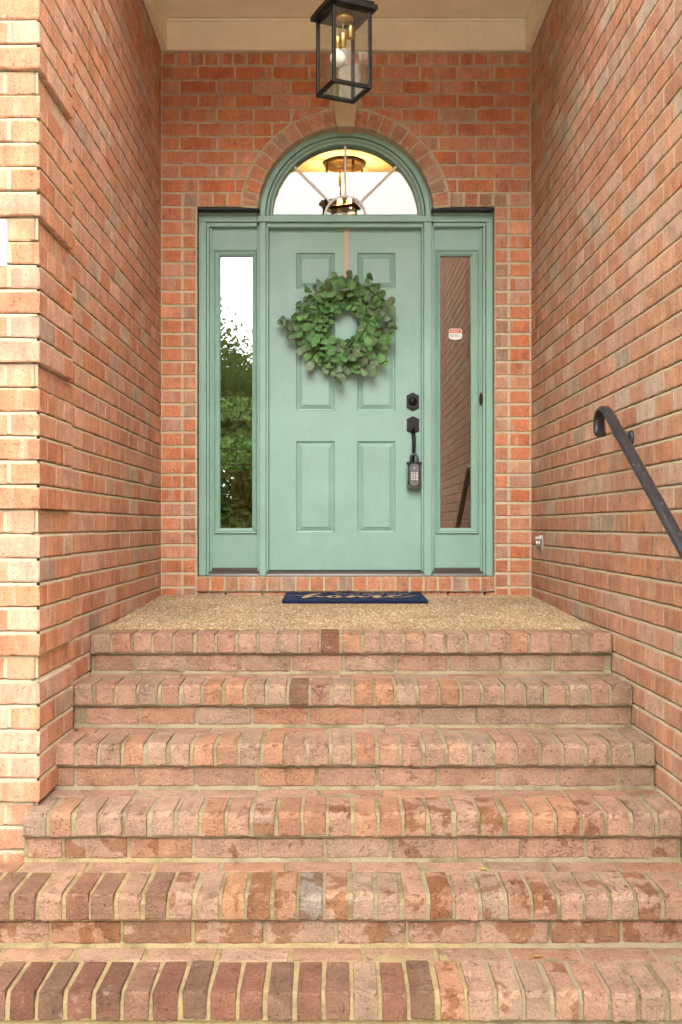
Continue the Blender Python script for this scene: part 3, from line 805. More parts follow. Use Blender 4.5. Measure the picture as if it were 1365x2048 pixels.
# deadbolt and handle set
def plate(m, cx, cz_, w, h, y0, y1):
    prof = [(0, .5), (.13, .47), (.25, .41), (.42, .36), (.48, .31), (.455, .22), (.455, -.22), (.48, -.31), (.42, -.36), (.25, -.41), (.13, -.47), (0, -.5)]
    pts = prof + [(-x, z) for x, z in prof[-2:0:-1]]
    for s_, ya, yb in ((1.0, y1, (y0 + y1) / 2), (.84, (y0 + y1) / 2, y0)):
        m.prism([(cx + x * w * s_, cz_ + z * h * s_) for x, z in pts], ya, yb)
hx = DX(826)
m = MB(); plate(m, hx, DZ(803.5), .079, .108, DY - .016, DY); m.build('deadbolt_plate', M['bronze'], door)
m = MB(); c0 = (hx, DY - .016, DZ(803.5)); m.lathe([(0.0, -.016), (.013, -.016), (.016, -.014), (.0215, -.010), (.025, -.002), (.025, 0)], c0, 'y', 24)
kc = m.build('lock_cylinder', M['bronze'], door)
m = MB(); m.lathe([(0, -.0185), (.009, -.0185), (.0095, -.015)], c0, 'y', 16); m.box(hx - .001, hx + .001, DY - .036, DY - .033, c0[2] - .005, c0[2] + .005); m.build('keyhole', M['bronze'], kc)
m = MB(); plate(m, hx + .001, DZ(850), .079, .102, DY - .018, DY); hp = m.build('handle_plate', M['bronze'], door)
m = MB(); m.lathe([(0, -.030), (.008, -.030), (.011, -.026), (.007, -.018), (.007, 0)], (hx, DY - .016, DZ(857)), 'y', 16); m.build('thumb_latch', M['black'], hp)
m = MB(); zt = DZ(866); zb_ = DZ(927)
m.tube([(hx, DY - .004, zt + .012), (hx, DY - .022, zt + .006), (hx + .001, DY - .044, zt - .012), (hx + .003, DY - .055, zt - .035), (hx + .003, DY - .058, zt - .07), (hx + .002, DY - .055, zt - .11), (hx, DY - .046, zt - .14), (hx - .001, DY - .030, zb_ - .002), (hx - .001, DY - .012, zb_ - .012), (hx - .001, DY + .001, zb_ - .014)],
       [.008, .010, .011, .0118, .011, .0098, .009, .0088, .009, .010], 12); m.build('pull_handle', M['bronze'], door)
# the spyhole-sized hinge caps
for zz in (1.35, 2.15, 2.98):
    m = MB(); m.tube([(dx0 - .006, DY - .004, zz - .045), (dx0 - .006, DY - .004, zz + .045)], .0055, 8); m.build('hinge', M['green'], door)

# lock box hanging on the pull handle
lk = thing('lock_box', 'black and grey keypad lock box hanging on the door handle', 'lock box', (hx + .004, DY - .05, DZ(978)))
lx = hx + .004; ly = DY - .062; zt = DZ(926); zb_ = DZ(977)
t = mat_plain('lockbox_grey', (.34, .33, .30), .5, .2); t2 = mat_plain('keypad_grey', (.12, .12, .13), .45, .3); t3 = mat_plain('key_white', (.62, .62, .62), .5)
def rrect(cx, cz_, w, h, r, n=5):
    P = []
    for (sx, sz, a0) in ((1, 1, 0), (-1, 1, 90), (-1, -1, 180), (1, -1, 270)):
        for k in range(n + 1):
            a = R(a0 + 90 * k / n); P.append((cx + sx * (w / 2 - r) + r * math.cos(a), cz_ + sz * (h / 2 - r) + r * math.sin(a)))
    return P
m = MB(); m.prism([(lx + q[0], ly + .018 + q[1]) for q in [(.042 * math.cos(R(a)), .024 * math.sin(R(a))) for a in range(0, 360, 15)]], zb_, zt - .006, axis='z', smooth=True); body = m.build('body', t, lk)
m = MB(); m.prism(rrect(lx, (zt + zb_) / 2 + .006, .070, zt - zb_ - .018, .018), ly - .014, ly + .004); m.build('cover', M['rubber'], lk)
m = MB(); m.prism(rrect(lx, (zt + zb_) / 2 + .002, .054, zt - zb_ - .022, .022), ly - .018, ly - .0145); kp = m.build('keypad', t2, lk)
for r_ in range(4):
    for c_ in range(3):
        m = MB(); m.lathe([(0, -.0035), (.0048, -.0035), (.0058, -.001), (.0058, 0)], (lx + (c_ - 1) * .0145, ly - .018, (zt + zb_) / 2 + .012 - r_ * .0125), 'y', 10); m.build('key', t3, kp)
m = MB(); m.lathe([(0, -.003), (.005, -.003), (.006, 0)], (lx, ly - .018, zt - .034), 'y', 12); m.build('indicator', mat_plain('indicator_blue', (.35, .45, .75), .3), kp)
m = MB(); m.box(lx - .044, lx + .044, ly - .008, ly + .026, zt - .012, zt + .002, .005); m.box(lx - .035, lx - .022, ly - .01, ly + .01, zb_ + .03, zt); m.box(lx + .022, lx + .035, ly - .01, ly + .01, zb_ + .03, zt); m.build('cap', M['rubber'], lk)
m = MB(); m.tube([(lx - .021, ly + .008, zt - .008), (lx - .021, ly + .008, zt + .028)] + [(lx - .021 * math.cos(R(a)), ly + .008, zt + .028 + .021 * math.sin(R(a))) for a in range(15, 180, 15)] + [(lx + .021, ly + .008, zt + .028), (lx + .021, ly + .008, zt - .008)], .0062, 10); m.build('shackle', mat_plain('shackle_grey', (.10, .10, .105), .35, .6), lk)

# door bell button on the frame
bell = thing('doorbell_button', 'small dark doorbell button on the green frame', 'doorbell', (fx(964.5), .11, fz(796)))
m = MB(); m.prism([(fx(964) + .010 * math.cos(R(a)), fz(797) + .040 * math.sin(R(a))) for a in range(0, 360, 20)], .112, .120); m.build('plate', M['black'], bell)
m = MB(); m.lathe([(0, -.010), (.006, -.009), (.008, -.004), (.008, 0)], (fx(963.6), .112, fz(797)), 'y', 12); m.build('button', M['bronze'], bell)

# ribbon over the door
rb = MB(); rx = DX(693.5)
rb.box(rx - .0135, rx + .0135, DY - .0032, DY - .002, DZ(556), dz1 + .002)
rb.box(rx - .0135, rx + .0135, DY - .0032, DY + .03, dz1 + .0022, dz1 + .0034)
tag(rb.build('ribbon', M['ribbon']), 'flat peach ribbon running down from the top of the door to the wreath', 'ribbon')

# ================================================================== WREATH
def mat_leaf(name, c1, c2):
    t = NT(name, .52, .35); oi = t.n.new('ShaderNodeObjectInfo'); v = t.attr('bloc').outputs['Vector']
    sp = t.n.new('ShaderNodeSeparateXYZ'); t.l.new(v, sp.inputs[0])
    c = t.mix(oi.outputs['Random'], c1, c2)
    c = t.mix(1.0, c, oi.outputs['Color'], 'MULTIPLY')
    vein = t.step(t.math('ABSOLUTE', sp.outputs[0]), .035, .012)
    mid = t.n.new('ShaderNodeMath'); mid.operation = 'ABSOLUTE'; t.l.new(sp.outputs[0], mid.inputs[0])
    side = t.math('ABSOLUTE', t.math('SINE', t.math('ADD', t.math('MULTIPLY', sp.outputs[1], 15.0), t.math('MULTIPLY', mid.outputs[0], -9.0))))
    sv = t.math('MULTIPLY', t.step(side, .16, .02), .35)
    c = t.mix(t.math('MAXIMUM', t.math('MULTIPLY', vein, .6), sv), c, (.30, .36, .18))
    c = t.scale(c, t.rng(t.noise(v, 4, 4), .25, .75, .8, 1.2))
    geo = t.n.new('ShaderNodeNewGeometry')
    c = t.mix(t.math('MULTIPLY', geo.outputs['Backfacing'], .65), c, (.22, .26, .17))
    return t.out(c, t.bump(sv, .3, .01))
LEAF = [mat_leaf('eucalyptus_leaf', (.06, .165, .045), (.135, .30, .09)), mat_leaf('eucalyptus_leaf_grey', (.10, .165, .085), (.17, .245, .14))]
def leaf_mesh(mat, fold, curl, asp):
    V = [(0, 0, 0)]; Fc = []
    n = 14
    for r_ in (.55, 1.0):
        for k in range(n):
            a = 2 * math.pi * k / n; x = math.sin(a) * .5 * r_ * asp * (1 + .05 * math.sin(3 * a + fold * 9)); y = .5 - math.cos(a) * .5 * r_
            if r_ == 1.0 and k == 0: y -= .03
            if r_ == 1.0 and k == n // 2: y += .025
            z = fold * abs(x) + curl * (y - .5) ** 2 + .05 * math.sin(a * 2 + curl * 20) * r_
            V.append((x, y, z))
    V[0] = (0, .5, -.01)
    for k in range(n):
        k1 = (k + 1) % n; Fc += [(0, 1 + k, 1 + k1), (1 + k, 1 + n + k, 1 + n + k1, 1 + k1)]
    me = bpy.data.meshes.new('leaf'); me.from_pydata(V, [], Fc); me.polygons.foreach_set('use_smooth', [True] * len(Fc)); me.materials.append(mat)
    me.attributes.new('bloc', 'FLOAT_VECTOR', 'POINT').data.foreach_set('vector', np.array(V, dtype=np.float32).ravel())
    return me
lms = [[leaf_mesh(L_, f, c, a) for (f, c, a) in ((.16, -.3, .98), (-.12, .25, .92), (.3, -.5, .9), (.05, .5, 1.02), (.22, .2, .86))] for L_ in LEAF]
wx, wy, wz = DX(690), DY - .055, DZ(655)
wr = thing('wreath', 'round green eucalyptus wreath hanging on the front door', 'wreath', (wx, DY - .01, wz - .3))
random.seed(21)
m = MB()
for q in range(4):
    pts = []
    for i in range(41):
        a = 2 * math.pi * i / 40; rr = .178 + .016 * math.sin(a * 5 + q * 1.7); pts.append((wx + rr * math.cos(a), wy + .03 + .012 * math.cos(a * 7 + q * 2), wz + rr * math.sin(a)))
    m.tube(pts, .005, 6)
m.build('twig_ring', mat_plain('twig', (.10, .06, .03), .8), wr)
stems = MB(); small = MB(); nleaf = 0
SPR = 60
for i in range(SPR):
    a = 2 * math.pi * i / SPR + random.uniform(-.06, .06)
    lane = (i % 3) - 1                      # inner, middle, outer
    r0 = .180 + lane * .036 + random.uniform(-.012, .012)
    base = Vector((wx + r0 * math.cos(a), wy + random.uniform(-.02, .02), wz + r0 * math.sin(a)))
    rad_ = Vector((math.cos(a), 0, math.sin(a))); tan = Vector((-math.sin(a), 0, math.cos(a)))
    d = (tan * random.uniform(.6, 1.0) + rad_ * (lane * .62 + random.uniform(-.25, .25)) + Vector((0, -random.uniform(.05, .55), 0))).normalized()
    ln = random.uniform(.09, .14)
    if lane < 0: ln *= .62
    pts = [base + d * ln * q / 4 + Vector((0, -.012 * math.sin(q), 0)) + rad_ * (.004 * q * q * lane * .3) for q in range(5)]
    stems.tube(pts, [.0022, .002, .0018, .0015, .001], 5)
    nl = 5
    for j in range(nl):
        if nleaf >= 292: break
        f = (j + .6) / nl; p = base + d * ln * f
        side = 1 if j % 2 else -1
        if j == nl - 1: side = 0
        outd = (d * random.uniform(.35, .9) + d.cross(Vector((0, 1, 0))) * side * random.uniform(.6, 1.0) + Vector((0, random.uniform(-.55, .15), 0))).normalized()
        nrm = (Vector((0, -1, 0)) + Vector((random.gauss(0, .42), random.gauss(0, .3), random.gauss(.18, .42)))).normalized()
        xax = outd.cross(nrm).normalized(); nrm = xax.cross(outd).normalized()
        sz = random.uniform(.038, .062) * (1.12 - .25 * abs(f - .4)); 
        if lane < 0: sz *= .86
        p = p + Vector((0, -.03 * (1 - abs(lane)) * random.random(), 0))
        mt = Matrix((xax, outd, nrm)).transposed().to_4x4(); mt.translation = p - Vector(wr.location)
        o = bpy.data.objects.new('leaf', random.choice(lms[1 if random.random() < (.22 + .3 * (lane > 0)) else 0])); COL.objects.link(o); o.parent = wr
        o.matrix_basis = mt @ Matrix.Scale(sz, 4)
        g = random.uniform(.75, 1.2); o.color = (g, g * random.uniform(.95, 1.05), g, 1); nleaf += 1
    for j in range(9):                      # narrow filler leaves near the twigs
        p = base + d * ln * random.uniform(-.1, .8) + Vector((random.uniform(-.015, .015), random.uniform(-.01, .03), random.uniform(-.015, .015)))
        od = (d * random.uniform(.2, 1) + Vector((random.gauss(0, .6), random.gauss(-.25, .35), random.gauss(0, .6)))).normalized(); w_ = od.orthogonal().normalized(); w_ = (Matrix.Rotation(random.uniform(0, 6.28), 3, od) @ w_)
        l_ = random.uniform(.025, .045); b_ = l_ * .16; nn = od.cross(w_)
        small.add([p, p + od * l_ * .35 + w_ * b_, p + od * l_, p + od * l_ * .35 - w_ * b_, p + od * l_ * .45 - nn * b_ * .5], [(0, 1, 4), (1, 2, 4), (2, 3, 4), (3, 0, 4)])
# a loose sprig reaching out on the hinge side
for (ox, oz, s_) in ((-.335, .055, .052), (-.352, .038, .05), (-.305, .03, .058), (-.285, -.01, .058), (-.322, -.012, .048), (-.27, .045, .055), (-.312, -.045, .042)):
    o = bpy.data.objects.new('leaf', random.choice(lms[1])); COL.objects.link(o); o.parent = wr
    outd = Vector((ox * .6, -.2, oz + random.uniform(-.1, .3))).normalized(); nrm = Vector((random.gauss(0, .2), -1, random.gauss(.1, .2))).normalized(); xax = outd.cross(nrm).normalized(); nrm = xax.cross(outd)
    mt = Matrix((xax, outd, nrm)).transposed().to_4x4(); mt.translation = Vector((wx + ox - .005, wy, wz + oz - .02)) - Vector(wr.location); o.matrix_basis = mt @ Matrix.Scale(s_, 4); o.color = (.85, .85, .85, 1)
stems.tube([(wx - .19, wy, wz - .01), (wx - .26, wy - .004, wz + .012), (wx - .34, wy, wz + .05)], .0018, 5)
stems.tube([(wx - .19, wy, wz - .02), (wx - .25, wy - .004, wz - .015), (wx - .31, wy, wz - .03)], .0018, 5)
tag(stems.build('stems', mat_plain('green_stem', (.14, .15, .05), .7), wr), kind='stuff')
sl = NT('small_leaf', .55, .35); pz = sl.pos(); sl = sl.out(sl.mix(sl.noise(pz, 30, 2), (.05, .10, .03), (.14, .20, .07)))
tag(small.build('foliage', sl, wr, recalc=False), kind='stuff')
bmat = mat_plain('dark_berry', (.05, .035, .02), .25)
for i in range(26):
    a = random.uniform(0, 6.28); rr = random.uniform(.12, .27); b_ = random.uniform(.0045, .0075)
    m = MB(); m.lathe([(0, -b_), (b_ * .7, -b_ * .7), (b_, 0), (b_ * .75, b_ * .8), (0, b_ * 1.2)], (wx + rr * math.cos(a), wy - random.uniform(.02, .055), wz + rr * math.sin(a)), 'z', 8); m.build('berry', bmat, wr)

# ================================================================== TEXT HELPER, STICKER, MAT
def text_mesh(body, x0, x1, h, mat, name, parent, place):
    cu = bpy.data.curves.new(name, 'FONT'); cu.body = body; ob = bpy.data.objects.new(name, cu); COL.objects.link(ob)
    dg = bpy.context.evaluated_depsgraph_get(); me = bpy.data.meshes.new_from_object(ob.evaluated_get(dg)); bpy.data.objects.remove(ob)
    co = np.array([v.co[:] for v in me.vertices]); lo, hi = co.min(0), co.max(0)
    for v in me.vertices:
        u = x0 + (v.co.x - lo[0]) / (hi[0] - lo[0]) * (x1 - x0); w = (v.co.y - lo[1]) / (hi[1] - lo[1]) * h
        v.co = place(u, w)
    me.name = name; me.materials.clear(); me.materials.append(mat); return link(bpy.data.objects.new(name, me), parent)
GY = .149; GD = GY - CAMY
sx, sz = fx(911.5, GD), fz(668.5, GD); sw, sh = .0825, .070
stk = thing('sticker', 'small red and white shield sticker on the sidelight glass', 'sticker', (sx, GY, sz - sh / 2))
sh_pts = [(-.5, .30), (-.42, .38), (-.34, .5), (-.10, .47), (0, .5), (.10, .47), (.34, .5), (.42, .38), (.5, .30), (.44, .12), (.50, -.10), (.44, -.33), (.3, -.42), (.1, -.44), (0, -.5), (-.1, -.44), (-.3, -.42), (-.44, -.33), (-.5, -.10), (-.44, .12)]
wht = mat_plain('sticker_white', (.80, .79, .77), .5, var=.02); red = mat_plain('sticker_red', (.62, .12, .06), .5, var=.04); ink = mat_plain('sticker_ink', (.06, .06, .08), .6); gry = mat_plain('sticker_grey_ink', (.35, .36, .38), .6)
m = MB(); m.prism([(sx + a * sw, sz + b * sh) for a, b in sh_pts], GY, GY - .0006); m.build('backing', wht, stk)
m = MB(); m.prism([(sx + a * sw * .9, sz + .03 * sh + b * sh * .86) for a, b in [(-.5, .30), (-.42, .38), (-.34, .5), (-.10, .47), (0, .5), (.10, .47), (.34, .5), (.42, .38), (.5, .30), (.45, .08), (-.45, .08)]], GY - .0007, GY - .001); m.build('red_field', red, stk)
PLC = lambda z0: (lambda u, w: (u, GY - .0014, z0 + w))
text_mesh('PRIVATE', sx - .024, sx + .022, .0085, wht, 'lettering', stk, PLC(sz + .0205)); text_mesh('PROPERTY', sx - .028, sx + .026, .0085, wht, 'lettering', stk, PLC(sz + .0095))
text_mesh('NO', sx - .0335, sx - .009, .0185, ink, 'lettering', stk, PLC(sz - .0165))
for i, w in enumerate((.030, .026, .037)):
    m = MB(); zz = sz - .001 - i * .0068; m.box(sx - .005, sx - .005 + w, GY - .0014, GY - .0008, zz - .0012, zz + .0012); m.build('fine_print', gry, stk)

mat_t = thing('doormat', 'dark blue coir doormat lettered in tan lying before the door', 'doormat', (.075, -.27, lz(-.27)))
MX0, MX1, MY0, MY1 = (566 - 668) / 378.5, (856 - 668) / 378.5, -.50, -.045
t = NT('navy_coir', .95, .1); p = t.pos()
nv = t.noise(p, 420, 2, .7); c = t.mix(t.step(nv, .3, .75), (.010, .018, .055), (.045, .075, .17)); coir = t.out(c, t.bump(nv, 1.0, .004))
t = NT('tan_print', .95, .1); p = t.pos(); nv = t.noise(p, 420, 2, .7); tanp = t.out(t.mix(nv, (.42, .28, .13), (.72, .52, .29)), t.bump(nv, 1.0, .003))
def mz(y): return lz(y) + .0195
m = MB(); m.prism([(MY0, lz(MY0) + .005), (MY1, lz(MY1) + .005), (MY1, mz(MY1)), (MY0, mz(MY0))], MX0, MX1, axis='x'); m.build('base', coir, mat_t)
m = MB()
for i in range(9000):                      # coir tufts along the cut edges and over the top
    e = random.random()
    if e < .4: x, y = random.uniform(MX0, MX1), MY0 + random.uniform(-.003, .004); z0 = lz(y) + .002; d = Vector((random.gauss(0, .25), -random.uniform(.1, .5), random.uniform(.5, 1)))
    elif e < .5: x, y = random.choice((MX0 - .001, MX1 + .001)) + random.uniform(-.003, .003), random.uniform(MY0, MY1); z0 = lz(y) + .002; d = Vector((random.gauss(0, .3), random.gauss(0, .3), 1))
    else: x, y = random.uniform(MX0, MX1), random.uniform(MY0, MY1); z0 = lz(y) + .014; d = Vector((random.gauss(0, .5), random.gauss(0, .5), .5)) * .4
    p = Vector((x, y, z0)); w = Vector((.0009, .0004, 0)); l_ = .016
    m.add([p - w, p + w, p + d * l_], [(0, 1, 2)])
tag(m.build('bristles', coir, mat_t, recalc=False), kind='stuff')
def mp(zx, zy): # traced lettering: across the mat and into its depth
    px = 560 + zx / 8.53; u = (px - 568.5) / 284.5; v = (198 - zy) / 146
    return MX0 + .012 + u * (MX1 - MX0 - .024), MY0 + v * (MY1 - MY0)
def stroke(pts):
    P = []
    n = len(pts)
    for i in range(n - 1):                  # Catmull-Rom
        p0, p1, p2, p3 = pts[max(i - 1, 0)], pts[i], pts[i + 1], pts[min(i + 2, n - 1)]
        for k in range(6):
            t_ = k / 6; P.append([.5 * (2 * p1[q] + (p2[q] - p0[q]) * t_ + (2 * p0[q] - 5 * p1[q] + 4 * p2[q] - p3[q]) * t_ ** 2 + (3 * p1[q] - p0[q] - 3 * p2[q] + p3[q]) * t_ ** 3) for q in range(3)])
    P.append(list(pts[-1])); V = []; Fc = []
    for i, (x, y, w) in enumerate(P):
        a, b = P[max(i - 1, 0)], P[min(i + 1, len(P) - 1)]; d = Vector((b[0] - a[0], b[1] - a[1])); d = d.normalized() if d.length > 1e-6 else Vector((1, 0)); nn = Vector((-d.y, d.x)) * w / 2
        V += [(x + nn.x, y + nn.y, mz(y) + .0035), (x - nn.x, y - nn.y, mz(y) + .0035)]
    for i in range(len(P) - 1): Fc.append((2 * i, 2 * i + 1, 2 * i + 3, 2 * i + 2))
    return V, Fc
o2 = 1194
ST = [[(75, 125, .010), (220, 124, .011), (370, 122, .012), (480, 104, .014), (560, 88, .018), (640, 78, .016), (672, 82, .012), (600, 97, .018), (500, 112, .026), (430, 140, .032), (385, 166, .026)],
      [(392, 168, .014), (470, 152, .014), (540, 136, .018), (600, 130, .024), (650, 138, .026), (700, 149, .018), (760, 151, .012), (810, 145, .012)],
      [(825, 143, .026), (860, 130, .022), (915, 124, .022), (980, 130, .024), (1012, 142, .028), (975, 155, .022), (915, 160, .022), (855, 155, .024), (825, 143, .026)],
      [(1015, 146, .012), (1080, 152, .011), (1150, 147, .011), (1215, 128, .022), (1240, 124, .026), (1210, 145, .038), (1185, 158, .024)],
      [(1190, 158, .012), (o2 + 60, 150, .011), (o2 + 130, 132, .014), (o2 + 185, 132, .024), (o2 + 220, 150, .030), (o2 + 270, 152, .014), (o2 + 340, 138, .012), (o2 + 430, 123, .014), (o2 + 520, 122, .03), (o2 + 495, 142, .045), (o2 + 455, 162, .026)],
      [(o2 + 470, 165, .012), (o2 + 560, 162, .011), (o2 + 640, 152, .013), (o2 + 720, 132, .018), (o2 + 830, 117, .018), (o2 + 935, 114, .014), (o2 + 860, 128, .016), (o2 + 740, 138, .024), (o2 + 760, 152, .022), (o2 + 900, 155, .016), (o2 + 1050, 140, .012), (o2 + 1150, 124, .011), (o2 + 1250, 117, .010)]]
m = MB()
for s_ in ST:
    V, Fc = stroke([(*mp(a, b), w) for a, b, w in s_]); m.add(V, Fc)
m.build('lettering', tanp, mat_t)
ya = mp(0, 106)[1]
text_mesh("it's so good to be", mp(950, 0)[0], mp(o2 + 1100, 0)[0], .085, tanp, 'lettering', mat_t, lambda u, w: (u, ya + w, mz(ya + w) + .0035))

# ================================================================== CEILING LANTERN
lan = thing('porch_lantern', 'black square glass lantern hanging from the porch ceiling', 'lantern', (.045, -1.297, 3.39))
lan.rotation_euler = (0, 0, R(24.3))
def lp(m, name, mat, par=None): o = m.build(name, mat); o.parent = par or lan; return o     # coordinates relative to the lantern's base centre
hw = .0885; HT = .352
m = MB(); m.box(-.116, .116, -.116, .116, HT, HT + .022, .002); m.box(-.105, .105, -.105, .105, HT + .022, HT + .04, .004); lp(m, 'roof_plate', M['black'])
m = MB(); m.lathe([(.0, .0), (.009, 0), (.009, .55), (0, .55)], (0, 0, HT + .04), 'z', 12); m.lathe([(0, 0), (.06, 0), (.06, .02), (0, .022)], (0, 0, 4.335 - 3.39 - .0215), 'z', 20); lp(m, 'hanging_rod', M['black'])
pw_ = .0075
for a in (-1, 1):
    for b in (-1, 1):
        m = MB(); m.box(a * hw - pw_, a * hw + pw_, b * hw - pw_, b * hw + pw_, .0, HT - .0005, .0015); lp(m, 'post', M['black'])
for a in (-1, 1):
    m = MB(); m.box(-hw + pw_, hw - pw_, a * hw - pw_, a * hw + pw_, .0, .018, .0015); lp(m, 'bottom_bar', M['black'])
    m = MB(); m.box(a * hw - pw_, a * hw + pw_, -hw + pw_, hw - pw_, .0, .018, .0015); lp(m, 'bottom_bar', M['black'])
    m = MB(); m.box(-hw + pw_, hw - pw_, a * hw - .0015, a * hw + .0015, .0185, HT - .001); lp(m, 'glass_pane', M['clear'])
    m = MB(); m.box(a * hw - .0015, a * hw + .0015, -hw + pw_, hw - pw_, .0185, HT - .001); lp(m, 'glass_pane', M['clear'])
m = MB(); m.box(-hw + pw_, hw - pw_, -hw + pw_, hw - pw_, .004, .007); lp(m, 'bottom_pane', M['clear'])
m = MB(); m.lathe([(0, 0), (.044, 0), (.044, .024), (0, .024)], (0, 0, HT - .0245), 'z', 28); lp(m, 'socket_canopy', M['brass'])
rotm = Matrix.Rotation(R(-24.3), 3, 'Z')
for (dx, dy, l_, bulb_) in ((-.027, -.006, .075, True), (-.004, -.026, .070, False), (.030, .0, .022, False)):
    q = rotm @ Vector((dx, dy, 0)); z1 = HT - .0245
    m = MB(); m.lathe([(.0, -l_), (.003, -l_), (.003, 0), (0, 0)], (q.x, q.y, z1), 'z', 10); m.lathe([(0, -l_), (.0155, -l_), (.0162, -l_ - .003), (.0162, -l_ - .056), (.0135, -l_ - .058), (.0135, -l_ - .050), (0, -l_ - .05)], (q.x, q.y, z1), 'z', 20)
    so = lp(m, 'lamp_socket', M['brass'])
    if bulb_:
        m = MB(); c0 = z1 - l_ - .056 - .042
        m.lathe([(0, -.037)] + [(.037 * math.cos(R(a)), .037 * math.sin(R(a))) for a in range(-75, 61, 15)] + [(.014, .040), (.0125, .05)], (q.x, q.y, c0), 'z', 28); lp(m, 'bulb', M['bulb'])

# ================================================================== HANDRAIL
rail = thing('handrail', 'worn black iron handrail with a curled end on the pink brick wall', 'handrail', (1.075, -2.6, 1.5))
sl_ = .574
path = [(-3.75, 1.872 - sl_ * 1.79), (-3.4, 1.872 - sl_ * 1.44), (-3.0, 1.872 - sl_ * 1.04), (-2.5, 1.872 - sl_ * .54), (-2.1, 1.872 - sl_ * .14), (-1.97, 1.866), (-1.93, 1.884), (-1.895, 1.891), (-1.862, 1.885), (-1.836, 1.868), (-1.824, 1.845), (-1.825, 1.820), (-1.836, 1.800), (-1.850, 1.793)]
sm_ = []
for i in range(len(path) - 1):
    p0, p1, p2, p3 = path[max(i - 1, 0)], path[i], path[i + 1], path[min(i + 2, len(path) - 1)]
    for k in range(5):
        t_ = k / 5; sm_.append(tuple(.5 * (2 * p1[q] + (p2[q] - p0[q]) * t_ + (2 * p0[q] - 5 * p1[q] + 4 * p2[q] - p3[q]) * t_ ** 2 + (3 * p1[q] - p0[q] - 3 * p2[q] + p3[q]) * t_ ** 3) for q in range(2)))
sm_.append(path[-1])
prof = [(-.0225, -.004), (-.0225, .003), (-.017, .008), (-.008, .0115), (.008, .0115), (.017, .008), (.0225, .003), (.0225, -.004), (.012, -.008), (-.012, -.008)]
V = []; Fc = []; k = len(prof); xr_ = 1.072
for i, (y, z) in enumerate(sm_):
    a, b = sm_[max(i - 1, 0)], sm_[min(i + 1, len(sm_) - 1)]; d = Vector((b[0] - a[0], b[1] - a[1])).normalized(); nn = Vector((-d.y, d.x))
    for (u, v) in prof: V.append((xr_ + u, y + nn.x * v, z + nn.y * v))
for i in range(len(sm_) - 1):
    for j in range(k): Fc.append((i * k + j, i * k + (j + 1) % k, (i + 1) * k + (j + 1) % k, (i + 1) * k + j))
m = MB(); m.add(V, Fc, True); m.f.append(list(range(k))); m.sm.append(False); m.f.append([len(V) - k + j for j in range(k)]); m.sm.append(False)
t = NT('worn_black_iron', .42, .5, .35); p = t.pos()
w = t.math('MULTIPLY', t.step(t.noise(t.vmath('MULTIPLY', p, (1, .35, .7)), 70, 5, .72), .60, .68), .75)
c = t.mix(t.noise(p, 18, 4), (.020, .020, .026), (.055, .056, .068)); c = t.mix(w, c, (.36, .25, .19))
M['iron'] = t.out(c, t.bump(t.noise(p, 160, 3), .4, .0015), t.rng(w, 0, .75, .36, .8))
m.build('rail', M['iron'], rail)
m = MB(); y0_, z0_ = -2.5, 1.872 - sl_ * .54
m.add([(xr_ + u, yy, 1.872 - sl_ * (-1.96 - yy) - v) for yy in (-3.7, -2.02) for (u, v) in ((-.012, .008), (.012, .008), (.012, .020), (-.012, .020))], [(0, 1, 5, 4), (1, 2, 6, 5), (2, 3, 7, 6), (3, 0, 4, 7), (0, 3, 2, 1), (4, 5, 6, 7)]); m.build('flat_bar', M['iron'], rail)
for yb in (-2.06, -3.05):
    zz = 1.872 - sl_ * (-1.96 - yb) - .020
    m = MB(); m.tube([(xr_, yb, zz + .004), (xr_ + .002, yb, zz - .02), (xr_ + .018, yb, zz - .040), (XR - .004, yb, zz - .045)], .008, 10); br = m.build('bracket', M['iron'], rail)
    m = MB(); m.lathe([(0, -.012), (.024, -.012), (.032, -.005), (.032, .004), (0, .004)], (XR - .003, yb, zz - .036), 'x', 20); m.build('rosette', M['iron'], br)

# small galvanised latch on the right wall
lt = thing('wall_latch', 'small galvanised metal latch fixed low on the brick wall near the door', 'latch', (XR, -.33, 1.29))
m = MB(); m.box(XR - .004, XR + .002, -.352, -.308, 1.292, 1.374, .001); m.build('plate', M['steel'], lt)
for zz in (1.305, 1.34):
    pass
m = MB(); m.lathe([(0, 0), (.006, 0), (.006, .045), (0, .045)], (XR - .018, -.335, 1.304), 'z', 12); m.lathe([(0, 0), (.006, 0), (.006, .045), (0, .045)], (XR - .031, -.335, 1.304), 'z', 12); m.build('barrel', M['steel'], lt)
m = MB(); m.box(XR - .04, XR - .003, -.345, -.325, 1.352, 1.366, .002); m.box(XR - .022, XR - .003, -.34, -.33, 1.350, 1.373, .002); m.build('arm', M['steel'], lt)

# fallen leaves
def fallen(x, y, z, rz, s_, col, label):
    t = mat_plain('fallen_leaf_' + label.split()[0], col, .7, var=.2)
    V = []; Fc = []
    pr = [(0, 0), (.12, .2), (.2, .42), (.17, .68), (.0, 1.0)]
    for (w, l_) in pr: V += [(-w, l_ - .5, .14 * w + .10 * (l_ - .5) ** 2), (0, l_ - .5, 0.02 + .10 * (l_ - .5) ** 2), (w, l_ - .5, .2 * w + .10 * (l_ - .5) ** 2)]
    for i in range(4):
        for j in range(2): Fc.append((3 * i + j, 3 * i + j + 1, 3 * i + j + 4, 3 * i + j + 3))
    m = MB(); m.add([tuple(v) for v in V], Fc, True); o = m.build('fallen_leaf', t); o.location = (x, y, z + .002); o.rotation_euler = (0, 0, rz); o.scale = (s_,) * 3
    tag(o, label, 'leaf', 'leaves fallen on the steps'); return o
fallen(.475, NY[4] + .225, NZ[4], 1.1, .030, (.42, .40, .05), 'yellow leaf fallen at the foot of a brick riser')
